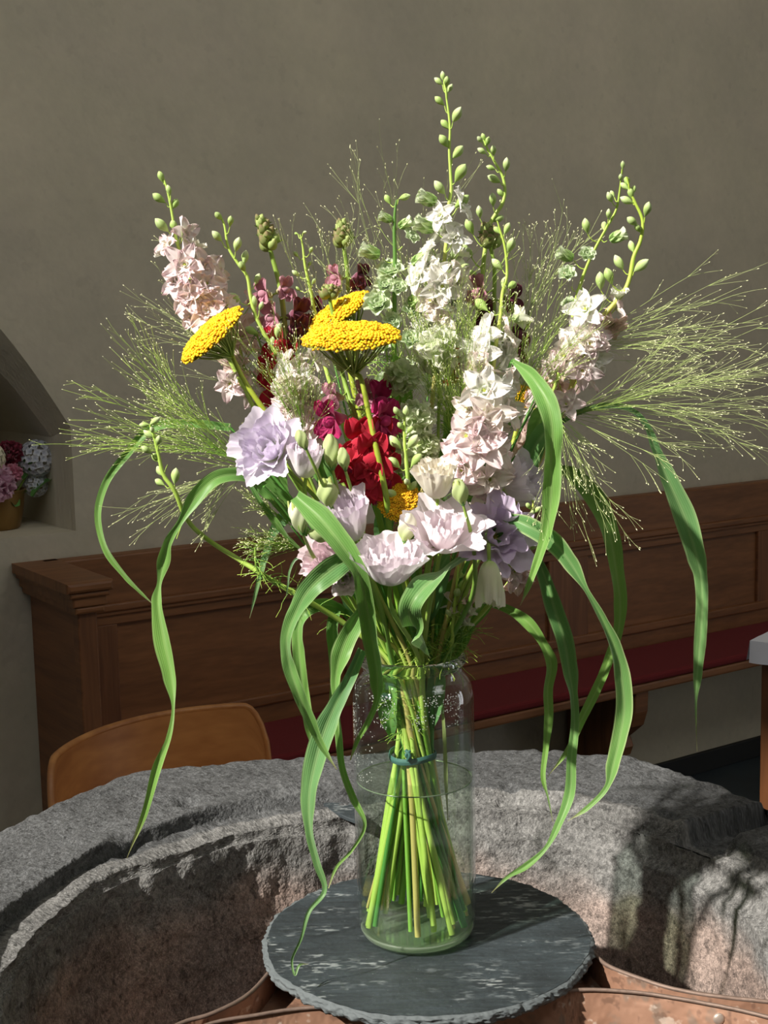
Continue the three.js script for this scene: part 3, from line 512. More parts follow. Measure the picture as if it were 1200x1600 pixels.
const BELL = (() => { const g = []; for (let k = 0; k < 6; k++) g.push(petal(0.02, 0.0125, { az: k * 1.047, tilt: 0.42, bend: -0.1, cup: 0.5, wave: 0.05, base: lin(0xa9cc78), col: lin(0xcfe3a8), edge: lin(0xeaf3d8), nu: 5, nv: 5 })); for (let k = 0; k < 5; k++) g.push(petal(0.015, 0.008, { az: k * 1.257 + 0.4, tilt: 0.18, bend: 0.2, cup: 0.5, wave: 0.1, base: lin(0xb9d78f), col: lin(0xdcebc0), nu: 4, nv: 4 })); return merge(g); })();

// ---- spires: larkspur. path from the tip down [[x, y, z]], buds [[x, y, px]], zones of open florets
function spire(o) {
  seed(o.seed); const pts = o.path.map(([x, y, z]) => at(x, y, z)), full = o.cut ? pts : route(pts, 0.25), base = baseOf(full);
  const root = thing(o.name ?? 'larkspur', o.label, o.category ?? 'flower', base, o.group);
  const line = curve(pts, 160), near = (p) => { let b = 0, d = 9; line.forEach((q, i) => { const e = q.distanceToSquared(p); if (e < d) { d = e; b = i; } }); return b; };
  const extra = [], r0 = o.r0 ?? 0.0008, r1 = o.r1 ?? 0.0026, tone = o.tone ?? G.stemPale, put = [];
  const pedicel = (p, q, r = 0.0006) => { const m = p.clone().lerp(q, 0.5).add(V(0, -0.003, 0)); extra.push(tube(curve([p, m, q], 5), r, 5, tone)); };
  for (const [x, y, size = 20, kind = 'bud'] of o.buds ?? []) {
    const z0 = line[near(at(x, y, o.path[0][2]))].z, c = at(x, y, z0 + rr(-0.006, 0.009)), k = near(c), down = Math.min(line.length - 1, k + Math.round(rr(5, 9))), s = line[down], L = mm(size, z0) * (o.budScale ?? 1.08);
    const dir = c.clone().sub(line[k]).setLength(1); if (c.distanceTo(line[k]) < 0.003) dir.set(0, 0, 0); dir.multiplyScalar(0.75).add(line[Math.max(0, k - 6)].clone().sub(line[k]).normalize().multiplyScalar(0.85)).normalize();
    put.push([kind, c, dir, L]); pedicel(s, c.clone().addScaledVector(dir, -L * 0.5));
  }
  for (const [x, y, dz, size, set, fx = 0, fy = 0] of o.florets ?? []) {   // open flowers picked out one by one
    const z0 = line[near(at(x, y, o.path[0][2]))].z, c = at(x, y, z0 + dz), k = near(c), out = c.clone().sub(line[k]); if (out.length() > 1e-4) out.normalize();
    const dir = V(fx, fy, 0.9).addScaledVector(out, 0.6).add(V(rr(-0.25, 0.25), rr(-0.2, 0.3), 0)).normalize();
    put.push(['floret', c, dir, size, set]); pedicel(line[Math.min(line.length - 1, k + 6)], c.clone().addScaledVector(dir, -0.002));
  }
  for (const [i0, i1, n, rad, set, size = 1] of o.zones ?? []) for (let k = 0; k < Math.round(n * 0.62); k++) {   // open flowers all round the stem
    const t = (k + 0.5) / Math.round(n * 0.62), j = Math.round(lerp(i0, i1, t) * 160), p = line[clamp(j, 0, 160)], an = k * 2.4 + rr(-0.4, 0.4), r = rad * rr(0.75, 1.1);
    const dir = V(Math.cos(an), rr(0.05, 0.5), Math.sin(an)).normalize(), c = p.clone().addScaledVector(dir, r);
    put.push(['floret', c, dir.clone().add(V(0, 0.1, 0.25)).normalize(), size * rr(0.85, 1.1), set]); pedicel(line[clamp(j + 5, 0, 160)], c);
  }
  for (const [kind, c, dir, L, set] of put) {
    if (kind === 'floret') { const g = set[Math.floor(rnd() * set.length)], f = placed(root, 'floret', g, petalMat, c, facing(dir, rr(0, 6)), L); const e = shade(new THREE.Mesh(EYE_GEO, budMat)); e.name = 'flower_eye'; f.add(e); }
    else if (kind === 'rosette') placed(root, 'double_floret', ROSETTE[Math.floor(rnd() * 2)], petalMat, c, facing(dir.clone().multiplyScalar(0.6).add(V(rr(-0.3, 0.3), 0.2, 0.9)), rr(0, 6)), L / 0.026);
    else if (kind === 'bell') placed(root, 'half_open_floret', BELL, petalMat, c.clone().addScaledVector(dir, -0.008), facing(V(Math.sign(dir.x) * 0.9, 0.35, 0.2), rr(0, 6)), L / 0.02);
    else if (kind === 'half') placed(root, 'half_open_floret', HALF[Math.floor(rnd() * 2)], petalMat, c.clone().addScaledVector(dir, -L * 0.4), facing(dir.clone().add(V(0, 0, 0.3)), rr(0, 6)), L / 0.018);
    else placed(root, 'bud', BUDS[Math.floor(rnd() * 3)], budMat, c.clone().addScaledVector(dir, -L * 0.5), facing(dir, rr(0, 6)), V(L * 0.92, L, L * 0.92));
  }
  for (const [x, y, x2, y2, z] of o.bracts ?? []) extra.push(tube(curve([at(x, y, z), at((x + x2) / 2, (y + y2) / 2 - 2, z), at(x2, y2, z)], 5), 0.0005, 4, tone));
  stemPart(root, full, r0, r1, o.stemA ?? tone, o.stemB ?? G.stemPale, extra);
  return root;
}

// ---- snapdragon: dense scaly buds above, two-lipped blossoms below
const BLOSSOM = (dark, mid, pale) => {
  const g = [], tubeC = (v) => mixc(pale, mid, smooth(v, 0.3, 0.95));
  g.push(sheet(12, 8, (u, v) => { const a = -u * Math.PI * 2, r = lerp(0.0035, 0.0078, smooth(v, 0, 0.8)); return [Math.cos(a) * r * 0.9, v * 0.021, Math.sin(a) * r, u, v, ...tubeC(v)]; }, true));
  for (const s of [-1, 1]) g.push(petal(0.017, 0.016, { az: Math.PI / 2 + s * 0.42, tilt: 0.25, bend: 1.5, cup: 0.15, wave: 0.09, base: mid, col: dark, edge: mid, r0: 0.005, y0: 0.018, nu: 8, nv: 8 }));
  for (const s of [-1, 0, 1]) g.push(petal(0.0165, 0.0155, { az: -Math.PI / 2 + s * 0.72, tilt: 0.5, bend: 1.6, cup: 0.2, wave: 0.1, base: mid, col: dark, edge: mid, r0: 0.004, y0: 0.0185, nu: 8, nv: 8 }));
  const pal = new THREE.SphereGeometry(0.0062, 12, 8); pal.scale(1.25, 0.8, 0.9); pal.translate(0, 0.0225, 0.0022); g.push(paint(pal, mixc(mid, dark, 0.6)));
  return merge(g);
};
seed(23);
const SNAP = { red: [0, 1].map(() => BLOSSOM(lin(0xb40a2c), lin(0xc9143a), lin(0xd9839a))), magenta: [0, 1].map(() => BLOSSOM(lin(0xa60f58), lin(0xc01d6c), lin(0xd68cae))), maroon: [0, 1].map(() => BLOSSOM(lin(0x571f34), lin(0x743048), lin(0x94637a))), rose: [0, 1].map(() => BLOSSOM(lin(0xb87a90), lin(0xcf9aa8), lin(0xc6c48c))) };
function snapdragon(o) {
  seed(o.seed); const pts = o.path.map(([x, y, z]) => at(x, y, z)), full = route(pts, 0.25), root = thing('snapdragon', o.label, 'flower', baseOf(full)), line = curve(pts, 120);
  const [b0, b1, n, big] = o.spike, extra = [];
  for (let k = 0; k < n; k++) {
    const t = k / (n - 1), p = line[Math.round(lerp(b0, b1, t) * 120)], an = k * 2.4, L = lerp(0.008, big, Math.pow(t, 0.7)), dir = V(Math.cos(an) * lerp(0.4, 0.85, t), 0.8, Math.sin(an) * lerp(0.4, 0.85, t)).normalize();
    placed(root, 'bud', (k % 3 ? SNAPBUD : SNAPBUD2), budMat, p.clone().addScaledVector(dir, 0.0015), facing(dir, an), V(L * 1.25, L, L * 1.25));
    if (k % 2 === 0 && t > 0.2) extra.push(petal(L * 1.1, L * 0.5, { az: -an + 0.8, tilt: 0.7, bend: 0.5, cup: 0.3, wave: 0, base: G.leaf, col: lin(0x7fa050), nu: 3, nv: 4 }).translate(p.x, p.y, p.z));
  }
  for (const [x, y, dz, set, size, fx, fy] of o.blossoms) {
    const z0 = line.reduce((a, q) => (q.distanceToSquared(at(x, y, q.z)) < a[0] ? [q.distanceToSquared(at(x, y, q.z)), q] : a), [9, line[0]])[1], c = at(x, y, z0.z + dz), dir = V(fx, fy, 0.75).normalize();
    placed(root, 'blossom', SNAP[set][Math.floor(rnd() * 2)], velvetMat, c.clone().addScaledVector(dir, -0.018 * size), facingUp(dir), size);
    extra.push(tube(curve([z0, z0.clone().lerp(c, 0.4).add(V(0, -0.003, 0)), c.clone().addScaledVector(dir, -0.017 * size)], 5), 0.0011, 5, G.stem));
  }
  stemPart(root, full, 0.0018, 0.0028, G.stem, G.stemPale, extra.map((g) => g));
  return root;
}
// +y of the shape looks along dir, its -z... side stays upward (upper lip on top)
function facingUp(dir) { const y = dir.clone().normalize(), z = V(0, 1, 0).addScaledVector(y, -y.y).normalize().negate(), x = y.clone().cross(z); return new THREE.Quaternion().setFromRotationMatrix(new THREE.Matrix4().makeBasis(x, y, z)); }

// ---- lisianthus: bowls of broad frilled petals
function bowlPetal(th, hw, R, H, o) {
  const { flare = 0.35, ruffle = 0.08, frill = 0.03, base, col, edge, ph = rnd() * 20, tw = 0 } = o, N = 30, M = 16;
  return sheet(N, M, (u, v) => {
    const x = u * 2 - 1, lobe = 1 - 0.16 * Math.pow(Math.abs(x), 2.4) + 0.035 * Math.sin(x * 5 + ph) + frill * 0.45 * Math.sin(x * 17 + ph) * smooth(v, 0.8, 1), t = v * lobe;
    const b0 = (1 - t) ** 3, b1 = 3 * t * (1 - t) ** 2, b2 = 3 * t * t * (1 - t), b3 = t ** 3;
    let r = b0 * 0.003 + b1 * R * 0.62 + b2 * R * 0.74 + b3 * R * (0.82 + flare), y = b0 * 0 + b1 * H * 0.04 + b2 * H * 0.6 + b3 * H * (1 - 0.35 * Math.max(0, flare - 0.3));
    const f = smooth(t, 0.45, 1) * R, e = smooth(t, 0.78, 1) * R;
    const d = ruffle * f * Math.sin(x * 4.2 + ph) + ruffle * 0.5 * f * Math.sin(x * 9 + ph * 1.7) + frill * 0.75 * e * Math.sin(x * 34 + ph * 3) * (0.6 + 0.4 * Math.sin(x * 7 + ph)) + 0.012 * f * Math.sin(x * 60 + ph) + 0.03 * f * nz(x * 5 + ph, t * 6, ph);
    r += d + 0.06 * R * x * x * smooth(t, 0.3, 1) * (o.tuck ?? -1); y -= d * 0.35;
    const w = hw * (0.35 + 0.65 * smooth(t, 0, 0.42)), a = th + x * w + tw * t;
    const c = mixc(mixc(base, col, smooth(t, 0.04, 0.42)), edge, smooth(t, 0.55, 1) * (0.8 + 0.2 * nz(x * 3, t * 3, ph)));
    return [Math.cos(a) * r, y, -Math.sin(a) * r, u, v, ...c];
  });
}
function lisianthus(o) {
  seed(o.seed); const [x, y, z] = o.at, R = mm(o.size, z) / 2 / 1.12, H = R * (o.tall ?? 1.15), dir = V(...o.dir).normalize(), head = at(x, y, z).addScaledVector(dir, -H * 0.45);
  const pts = [head, head.clone().addScaledVector(dir, -0.018).add(V(0, -0.004, 0))], low = pts[1], aim = V(lerp(low.x, AX, 0.35), Math.max(1.37, low.y - 0.06), lerp(low.z, 0, 0.35)); if (low.y > 1.43) pts.push(aim);
  const full = o.via ? route([head, low, ...o.via.map((p) => at(...p))]) : route(pts), root = thing('lisianthus', o.label, 'flower', baseOf(full));
  const q = facing(dir, o.roll ?? rr(0, 6)), base = lin(o.base ?? 0xdde7b8), col = lin(o.col ?? 0xf2e6ee), edge = lin(o.edge ?? 0xe9d8ea);
  for (const [n, s, fl, h] of o.layers ?? [[4, 0.5, -0.25, 0.92], [5, 0.76, 0.02, 1], [6, 1, o.flare ?? 0.3, 0.95]])
    for (let k = 0; k < n; k++) placed(root, 'petal', bowlPetal(k / n * 6.283 + s * 2 + rr(-0.15, 0.15), 6.283 / n * 0.78, R * s, H * h * rr(0.94, 1.05), { flare: fl + rr(-0.06, 0.06), ruffle: o.ruffle ?? 0.09, frill: o.frill ?? 0.035, base, col, edge, tw: o.tw ?? 0.12, tuck: k % 2 ? -1 : 0.4 }), petalMat, head, q);
  if ((o.flare ?? 0.3) > 0.2) { const e = []; for (let k = 0; k < 7; k++) e.push(tube(curve([V(0, 0.002, 0), V(Math.cos(k) * 0.003, H * 0.35, Math.sin(k) * 0.003)], 3), 0.0006, 5, lin(0xd9d27a))); placed(root, 'stamens', merge(e), budMat, head, q); }
  for (let k = 0; k < 5; k++) placed(root, 'sepal', petal(H * 0.55, 0.0045, { az: k * 1.257, tilt: 0.9, bend: -0.9, cup: 0.2, wave: 0, base: G.leafPale, col: G.leaf, r0: 0.001, nu: 3, nv: 6 }), leafMat, head.clone().addScaledVector(dir, -0.002), q);
  stemPart(root, full, 0.0017, 0.0026, G.stem, G.stemPale);
  for (const [lx, ly, lz, tx, ty, tz, wpx] of o.leaves ?? []) part(root, 'leaf', blade([[lx, ly, lz, wpx * 0.4], [(lx + tx) / 2, (ly + ty) / 2, (lz + tz) / 2, wpx], [tx, ty, tz, 1]], { fold: 0.2 }), leafMat);
  return root;
}
function closedBud(o) {   // a furled bud on its own stalk, path from the bud's foot down
  seed(o.seed); const [x0, y0, z0, x1, y1, z1] = o.bud, foot = at(x0, y0, z0), tip = at(x1, y1, z1), dir = tip.clone().sub(foot), L = dir.length(), pts = [foot, ...o.path.map((p) => at(...p))], full = route(pts), root = thing('lisianthus_bud', o.label, 'flower bud', baseOf(full)), q = facing(dir, rr(0, 6)), w = mm(o.w, z0) / 0.52;
  placed(root, 'petals', CLOSEDSET[o.tone], petalMat, foot, q, V(w, L, w));
  for (let k = 0; k < 5; k++) placed(root, 'sepal', petal(L * (o.sepal ?? 0.75), mm(o.w, z0) * 0.42, { az: k * 1.257, tilt: 0.5, bend: -0.75, cup: 0.3, wave: 0.02, base: G.leaf, col: G.lime, edge: lin(0xd3e08a), r0: mm(o.w, z0) * 0.12, nu: 4, nv: 7 }), leafMat, foot, q);
  stemPart(root, full, 0.0013, 0.0022, G.stem, G.stemPale);
}
function tinted(g, f) { const h = g.clone(), c = h.attributes.color; for (let i = 0; i < c.count; i++) { const r = f([c.getX(i), c.getY(i), c.getZ(i)]); c.setXYZ(i, ...r); } return h; }
const CLOSEDSET = { cream: CLOSED, green: tinted(CLOSED, (c) => mixc(c, lin(0xb9d07a), 0.75)), blush: tinted(CLOSED, (c) => mixc(c, lin(0xeedfe6), 0.4)) };

// ---- grass blades: [[x, y, z, width px]], a fold along the middle, turned towards `face`
function blade(p, o = {}) {
  const P = p.map(([x, y, z]) => at(x, y, z)), n = 14 * (p.length - 1), line = curve(P, n), wd = p.map(([, , z, w]) => mm(w * 0.95, z)), face = V(...(o.face ?? [-0.12, 0.25, 1])).normalize(), hueShift = nz(p[0][0] * 0.031, p[0][1] * 0.027, 5) * 0.9, tone = (o.tone ?? [G.leaf, G.leafPale]).map((c) => mixc(c, hueShift > 0 ? G.leafBlue : G.leafPale, Math.min(0.7, Math.abs(hueShift) * 1.6)));
  const wAt = (t) => { const s = t * (wd.length - 1), i = Math.min(wd.length - 2, Math.floor(s)), f = s - i; return lerp(wd[i], wd[i + 1], f * f * (3 - 2 * f)); };
  let len = [0]; for (let i = 1; i <= n; i++) len.push(len[i - 1] + line[i].distanceTo(line[i - 1]));
  const fold = o.fold ?? 0.22, sway = o.seed ?? p[0][0] * 0.013;
  return sheet(8, n, (u, v) => {
    const i = Math.round(v * n), T = line[Math.min(i + 1, n)].clone().sub(line[Math.max(i - 1, 0)]).normalize(), f = face.clone().addScaledVector(V(Math.sin(v * 9 + sway), 0, 0), o.twist ?? 0.42);
    let S = T.clone().cross(f); if (S.lengthSq() < 0.02) S = T.clone().cross(V(0, 1, 0.3)); S.normalize(); const N = S.clone().cross(T).normalize(), x = u * 2 - 1, w = wAt(v) * 0.5, ed = 0.16 * nz(v * 11, sway * 5, x * 1.4) * Math.abs(x) * (o.fold ? 1 : 2);
    const q = line[i].clone().addScaledVector(S, x * w).addScaledVector(N, (Math.abs(x) - 0.5) * fold * w * 2 + ed * w);
    const c = mixc(mixc(tone[0], tone[1], clamp(v * 0.9 + 0.25 * nz(v * 7, sway * 9, x), 0, 1)), lin(0xcfe3a0), smooth(0.12 - Math.abs(x), 0, 0.1) * 0.2 + (o.rim ?? 0.25) * smooth(Math.abs(x), 0.9, 1));
    return [q.x, q.y, q.z, u, len[i] * 12, ...mixc(c, lin(0xd6c98e), smooth(v, 0.93, 1) * 0.7)];
  });
}
function grassBlade(label, p, o = {}) {
  const foot = at(...p[0].slice(0, 3)), root = thing('grass_blade', label, 'grass blade', foot);
  part(root, 'leaf', blade(p, o), bladeMat);
  if (o.stem) { seed(p[0][0] * 3 + p[0][1]); const full = route([foot, ...o.stem.map((q) => at(...q))]); stemPart(root, full, 0.0015, 0.002, G.leaf, G.leafPale); }
  return root;
}

// ---- airy grass panicles: fine branches with a seed at each tip
const SEED = (() => { const g = new THREE.OctahedronGeometry(1, 1); g.scale(0.45, 1, 0.45); return g; })();
function panicle(o) {
  seed(o.seed); const A = at(...o.base), Bt = at(...o.tip), axis = Bt.clone().sub(A), L = axis.length(), dir = axis.clone().normalize(), full = route([A, ...(o.via ?? []).map((p) => at(...p))], 0.3), root = thing('panicle_grass', o.label, 'ornamental grass', baseOf(full));
  const hairs = [], seeds = [], tone = o.tone ?? [lin(0x8aa84a), lin(0xc3cb92)], spread = o.spread ?? 0.55, hang = o.hang ?? 0.12, r = o.r ?? 0.00027, seedC = o.seedC ?? lin(0xdde3a8);
  let side = dir.clone().cross(V(0, 0, 1)); if (side.length() < 0.1) side = V(1, 0, 0); side.normalize(); const deep = side.clone().cross(dir).normalize();
  const put = (p, d, s) => { const q = facing(d), m = new THREE.Matrix4().compose(p, q, V(s, s * 1.15, s)), g = SEED.clone().applyMatrix4(m); seeds.push(paint(g, mixc(seedC, lin(0xf2efd6), rnd() * 0.6))); };
  const twig = (p, d, len, rad, depth) => {
    const n = depth === 0 ? 10 : depth === 1 ? 5 : 3, pts = [p.clone()], q = p.clone(), v = d.clone(), cx = rr(-1, 1) * 0.3 / n, cy = rr(-0.9, 1) * 0.3 / n, cz = rr(-1, 1) * 0.3 / n;
    for (let k = 0; k < n; k++) { v.y -= hang * (depth ? 0.6 : 1) / n * (0.4 + k / n); v.x += cx + rr(-0.03, 0.03); v.y += cy; v.z += cz + rr(-0.03, 0.03); v.normalize(); q.addScaledVector(v, len / n); pts.push(q.clone()); }
    hairs.push(tube(pts, (t) => rad * (1 - 0.45 * t), 3, (t) => mixc(tone[0], tone[1], clamp(depth * 0.35 + t * 0.6, 0, 1))));
    put(q, v, rr(0.00072, 0.00125) * (o.seedScale ?? 1));
    if (depth < 2) {
      const kids = depth === 0 ? Math.round(rr(4, 7)) : Math.round(rr(0, 2.4));
      for (let k = 0; k < kids; k++) { const i = Math.floor(rr(n * (depth ? 0.3 : 0.38), n)), b = pts[i], w = pts[Math.min(i + 1, n)].clone().sub(pts[Math.max(0, i - 1)]).normalize(), a = V(rr(-1, 1), rr(-1, 1), rr(-1, 1)).cross(w).normalize(); twig(b, w.clone().addScaledVector(a, rr(0.18, 0.5)).normalize(), len * rr(0.16, 0.36), rad * 0.8, depth + 1); }
    }
  };
  for (let k = 0; k < o.n; k++) {
    const a = rr(0, 6.283), s = Math.sqrt(rnd()) * spread, d = dir.clone().addScaledVector(side, Math.cos(a) * s).addScaledVector(deep, Math.sin(a) * s * (o.flat ?? 0.7)).normalize();
    twig(A.clone().addScaledVector(dir, L * rr(0, 0.3)), d, L * rr(0.3, 1.02), r * rr(0.8, 1.2), 0);
  }
  part(root, 'branches', merge(hairs), hairMat).userData.kind = 'stuff';
  part(root, 'seeds', merge(seeds), hairMat).userData.kind = 'stuff';
  stemPart(root, full, 0.0009, 0.0016, G.leaf, G.leafPale);
}

// ---- yarrow: a flat plate of tiny florets on branching stalks
function yarrow(o) {
  seed(o.seed); const [x, y, z] = o.at, c = at(x, y, z), n = V(...o.dir).normalize(), R = mm(o.size, z) / 2, q = facing(n), pts = [c.clone().addScaledVector(n, -R * 0.75), ...o.path.map((p) => at(...p))], full = route(pts), root = thing('yarrow', o.label, 'flower', baseOf(full)), dots = [], N = o.n ?? 1000;
  const shades = [lin(0xf8cc00), lin(0xf0b800), lin(0xffdc20), lin(0xe4ac00)].map((k) => (o.deep ? mixc(k, lin(0xcf8f00), 0.5) : k)), ball = new THREE.IcosahedronGeometry(1, 1);
  const dome = (r) => 0.34 * R * Math.sqrt(Math.max(0, 1 - r * r * 0.93)) * (o.domed ?? 1);
  for (let k = 0; k < N; k++) {
    const r = Math.sqrt((k + 0.5) / N), a = k * 2.39996, rag = r > 0.85 ? 1 + 0.07 * nz(Math.cos(a) * 4, Math.sin(a) * 4, o.seed) : 1, X = Math.cos(a) * r * R * rag, Z = Math.sin(a) * r * R * rag * (o.oval ?? 1), Y = dome(r) + rr(-0.0012, 0.0012) + 0.0016 * nz(X * 120, Z * 120, 2), s = R * rr(0.028, 0.04) * (1000 / N) ** 0.5;
    dots.push(paint(ball.clone().scale(s, s * 0.8, s).translate(X, Y, Z), shades[Math.floor(rnd() * 4)]));
  }
  const head = placed(root, 'flower_plate', merge(dots), budMat, c.clone().addScaledVector(n, -0.1 * R), q); head.userData.kind = 'stuff';
  const br = [], foot = V(0, -R * 0.65, 0);
  for (let k = 0; k < 38; k++) { const r = 0.12 + 0.8 * Math.sqrt((k + 0.5) / 38), a = k * 2.39996, e = V(Math.cos(a) * r * R, dome(r) - 0.0035, Math.sin(a) * r * R * (o.oval ?? 1)), m = V(e.x * 0.45, lerp(foot.y, e.y, 0.45) - 0.003, e.z * 0.45); br.push(tube(curve([foot.clone().add(V(0, rr(-0.004, 0.006), 0)), m, e], 6), (t) => 0.0011 - 0.0004 * t, 5, (t) => mixc(G.stem, lin(0x9aa25a), t))); }
  const cup = sheet(40, 3, (u, v) => { const a = u * Math.PI * 2, r = lerp(0.3, 0.97, v); return [Math.cos(a) * r * R, dome(r) - 0.0028 - 0.003 * (1 - v), Math.sin(a) * r * R * (o.oval ?? 1), u, v, ...lin(0x8c8f34)]; }, true);
  placed(root, 'branching_stalks', merge([...br, cup]), stemMat, c.clone().addScaledVector(n, -0.1 * R), q);
  stemPart(root, full, 0.0022, 0.003, lin(0xa3b436), G.stemPale);
}

// ---- scabious-like pincushion head: a ball of small frilled petals
function pompom(o) {
  seed(o.seed); const [x, y, z] = o.at, c = at(x, y, z), R = mm(o.size, z) / 2, full = route([c, at(x + (o.lean ?? 0), y + 60, z * 0.8)]), root = thing('scabious', o.label, 'flower', baseOf(full)), g = [], A = lin(o.a), B = lin(o.b), N = 90;
  for (let k = 0; k < N; k++) {
    const yy = 1 - (k + 0.5) / N * 1.75, r = Math.sqrt(Math.max(0, 1 - yy * yy)), a = k * 2.39996, d = V(Math.cos(a) * r, yy, Math.sin(a) * r), s = R * rr(0.36, 0.5), p = petal(s, s * 0.95, { az: rr(0, 6), tilt: rr(0.1, 0.5), bend: 0.7, wave: 0.12, cup: 0.2, base: A, col: mixc(A, B, 0.6), edge: B, nu: 4, nv: 4 });
    p.applyQuaternion(facing(d)); p.translate(d.x * R * 0.62, d.y * R * 0.62, d.z * R * 0.62); g.push(p);
  }
  g.push(paint(new THREE.SphereGeometry(R * 0.68, 16, 12), A));
  const h = placed(root, 'flower_head', merge(g), petalMat, c, facing(V(...(o.dir ?? [0, 0.5, 0.9])), 0)); h.userData.kind = 'stuff';
  stemPart(root, full, 0.0012, 0.002, G.stem, G.stemPale);
}
// ---- feathery green: threads from a stalk
function feathers(o) {
  seed(o.seed); const A = o.line.map((p) => at(...p)), line = curve(A, 40), full = o.cut ? A : route(A), root = thing(o.name ?? 'feathery_sprig', o.label, 'foliage', baseOf(full)), g = [];
  for (let k = 0; k < o.n; k++) {
    const p = line[Math.floor(rr(0, 40))], v = V(rr(-1, 1), rr(-0.5, 0.9), rr(-0.8, 0.8)).normalize(), q = p.clone(), L = mm(o.len, A[0].z) * rr(0.5, 1.1), pts = [q.clone()];
    for (let i = 0; i < 6; i++) { v.add(V(rr(-0.3, 0.3), rr(-0.35, 0.15), rr(-0.3, 0.3))).normalize(); q.addScaledVector(v, L / 6); pts.push(q.clone()); }
    g.push(tube(pts, (t) => 0.00055 * (1 - 0.6 * t), 3, (t) => mixc(G.leaf, G.lime, t)));
  }
  part(root, 'feathery_leaves', merge(g), hairMat).userData.kind = 'stuff';
  stemPart(root, full, 0.0011, 0.0017, G.stem, G.stemPale);
}

// ---------------------------------------------------------------- the bouquet: larkspur spires
const b = 'bell', ro = 'rosette', hf = 'half';
spire({ seed: 1, label: 'pale pink larkspur spire at the upper left behind the tilted yarrow', path: [[251, 268, -0.02], [260, 292, -0.02], [269, 335, -0.02], [273, 364, -0.02], [284, 402, -0.02], [300, 440, -0.02], [325, 490, -0.02], [358, 560, -0.03], [420, 680, -0.03], [520, 850, -0.02]],
  buds: [[252, 277, 18], [264, 297, 15], [249, 310, 22], [273, 319, 19], [253, 352, 26], [271, 354, 20], [287, 363, 22], [259, 391, 26, hf], [305, 384, 28, hf]],
  florets: [[290, 415, 0.014, 1.15, PINK, -0.2, 0.1], [317, 420, 0.006, 1.1, PINK, 0.5, 0.2], [277, 440, 0.01, 1.0, PINK, -0.6, 0], [296, 460, 0.016, 1.15, PINK, -0.2, -0.1], [321, 445, 0.012, 1.1, PINK, 0.3, 0.1], [311, 467, 0.016, 1.0, PINK, 0, 0], [336, 428, -0.004, 0.9, PINK, 0.8, 0.2], [322, 488, 0.016, 1.15, PINK, 0.1, 0.1], [350, 478, 0.004, 1.0, PINK, 0.6, 0.1], [304, 495, 0.008, 0.9, PINK, -0.5, -0.1]], zones: [[0.33, 0.5, 5, 0.012, PINK, 0.9]] });
spire({ seed: 2, label: 'green budded larkspur stem left of the brown-tipped snapdragon', path: [[343, 336, -0.03], [350, 350, -0.03], [357, 387, -0.03], [372, 412, -0.03], [386, 432, -0.03], [391, 460, -0.03], [397, 486, -0.03], [408, 513, -0.03], [430, 550, -0.03], [447, 577, -0.03], [500, 680, -0.02], [560, 820, -0.01]],
  buds: [[342, 338, 17], [360, 346, 17], [339, 369, 20], [371, 382, 22], [383, 402, 20], [379, 417, 20], [402, 436, 18], [367, 466, 22], [397, 471, 20], [394, 517, 22], [435, 516, 24], [426, 536, 20], [408, 478, 14], [440, 555, 18]] });
spire({ seed: 3, label: 'tallest larkspur spire with green buds reaching above all others', path: [[693, 117, 0], [698, 155, 0], [703, 200, 0], [702, 235, 0], [704, 275, 0], [705, 295, 0], [700, 328, 0], [697, 378, 0], [693, 420, 0], [690, 480, 0], [680, 580, 0], [665, 720, 0], [650, 880, 0]],
  buds: [[685, 127, 15], [692, 119, 14], [698, 128, 17], [703, 138, 14], [687, 158, 18], [714, 179, 24], [696, 195, 19], [694, 221, 22], [715, 238, 24], [719, 271, 30], [687, 293, 24], [677, 307, 30, b], [721, 315, 27], [673, 350, 32, b], [702, 365, 24, hf], [714, 392, 28, hf], [677, 414, 26, hf], [723, 421, 24]],
  florets: [[690, 447, 0.014, 1.2, WHITE, 0, 0], [657, 433, 0.004, 1.0, WHITE, -0.5, 0.1], [665, 415, -0.004, 0.9, WHITE, -0.5, 0.2], [712, 440, 0.006, 1.0, BLUSH, 0.4, 0.1], [676, 470, 0.008, 1.0, BLUSH, -0.3, 0], [706, 472, 0.008, 1.0, WHITE, 0.3, 0], [690, 495, 0.01, 0.9, BLUSH, 0, 0]], zones: [[0.48, 0.7, 12, 0.014, WHITE, 0.95]] });
spire({ seed: 4, label: 'curved larkspur stem hooking to the right of the tallest spire', path: [[753, 212, -0.05], [762, 233, -0.05], [773, 253, -0.05], [785, 275, -0.05], [789, 300, -0.05], [785, 318, -0.05], [776, 332, -0.05], [766, 350, -0.05], [758, 390, -0.05], [752, 450, -0.05], [735, 560, -0.04], [700, 720, -0.03], [670, 880, -0.02]],
  buds: [[750, 218, 13], [756, 215, 13], [762, 221, 14], [753, 236, 15], [771, 235, 16], [791, 257, 20], [767, 262, 14], [772, 280, 21], [783, 302, 16], [770, 312, 20], [749, 331, 18], [778, 342, 20], [734, 355, 24], [741, 430, 18], [733, 395, 18], [728, 388, 15]] });
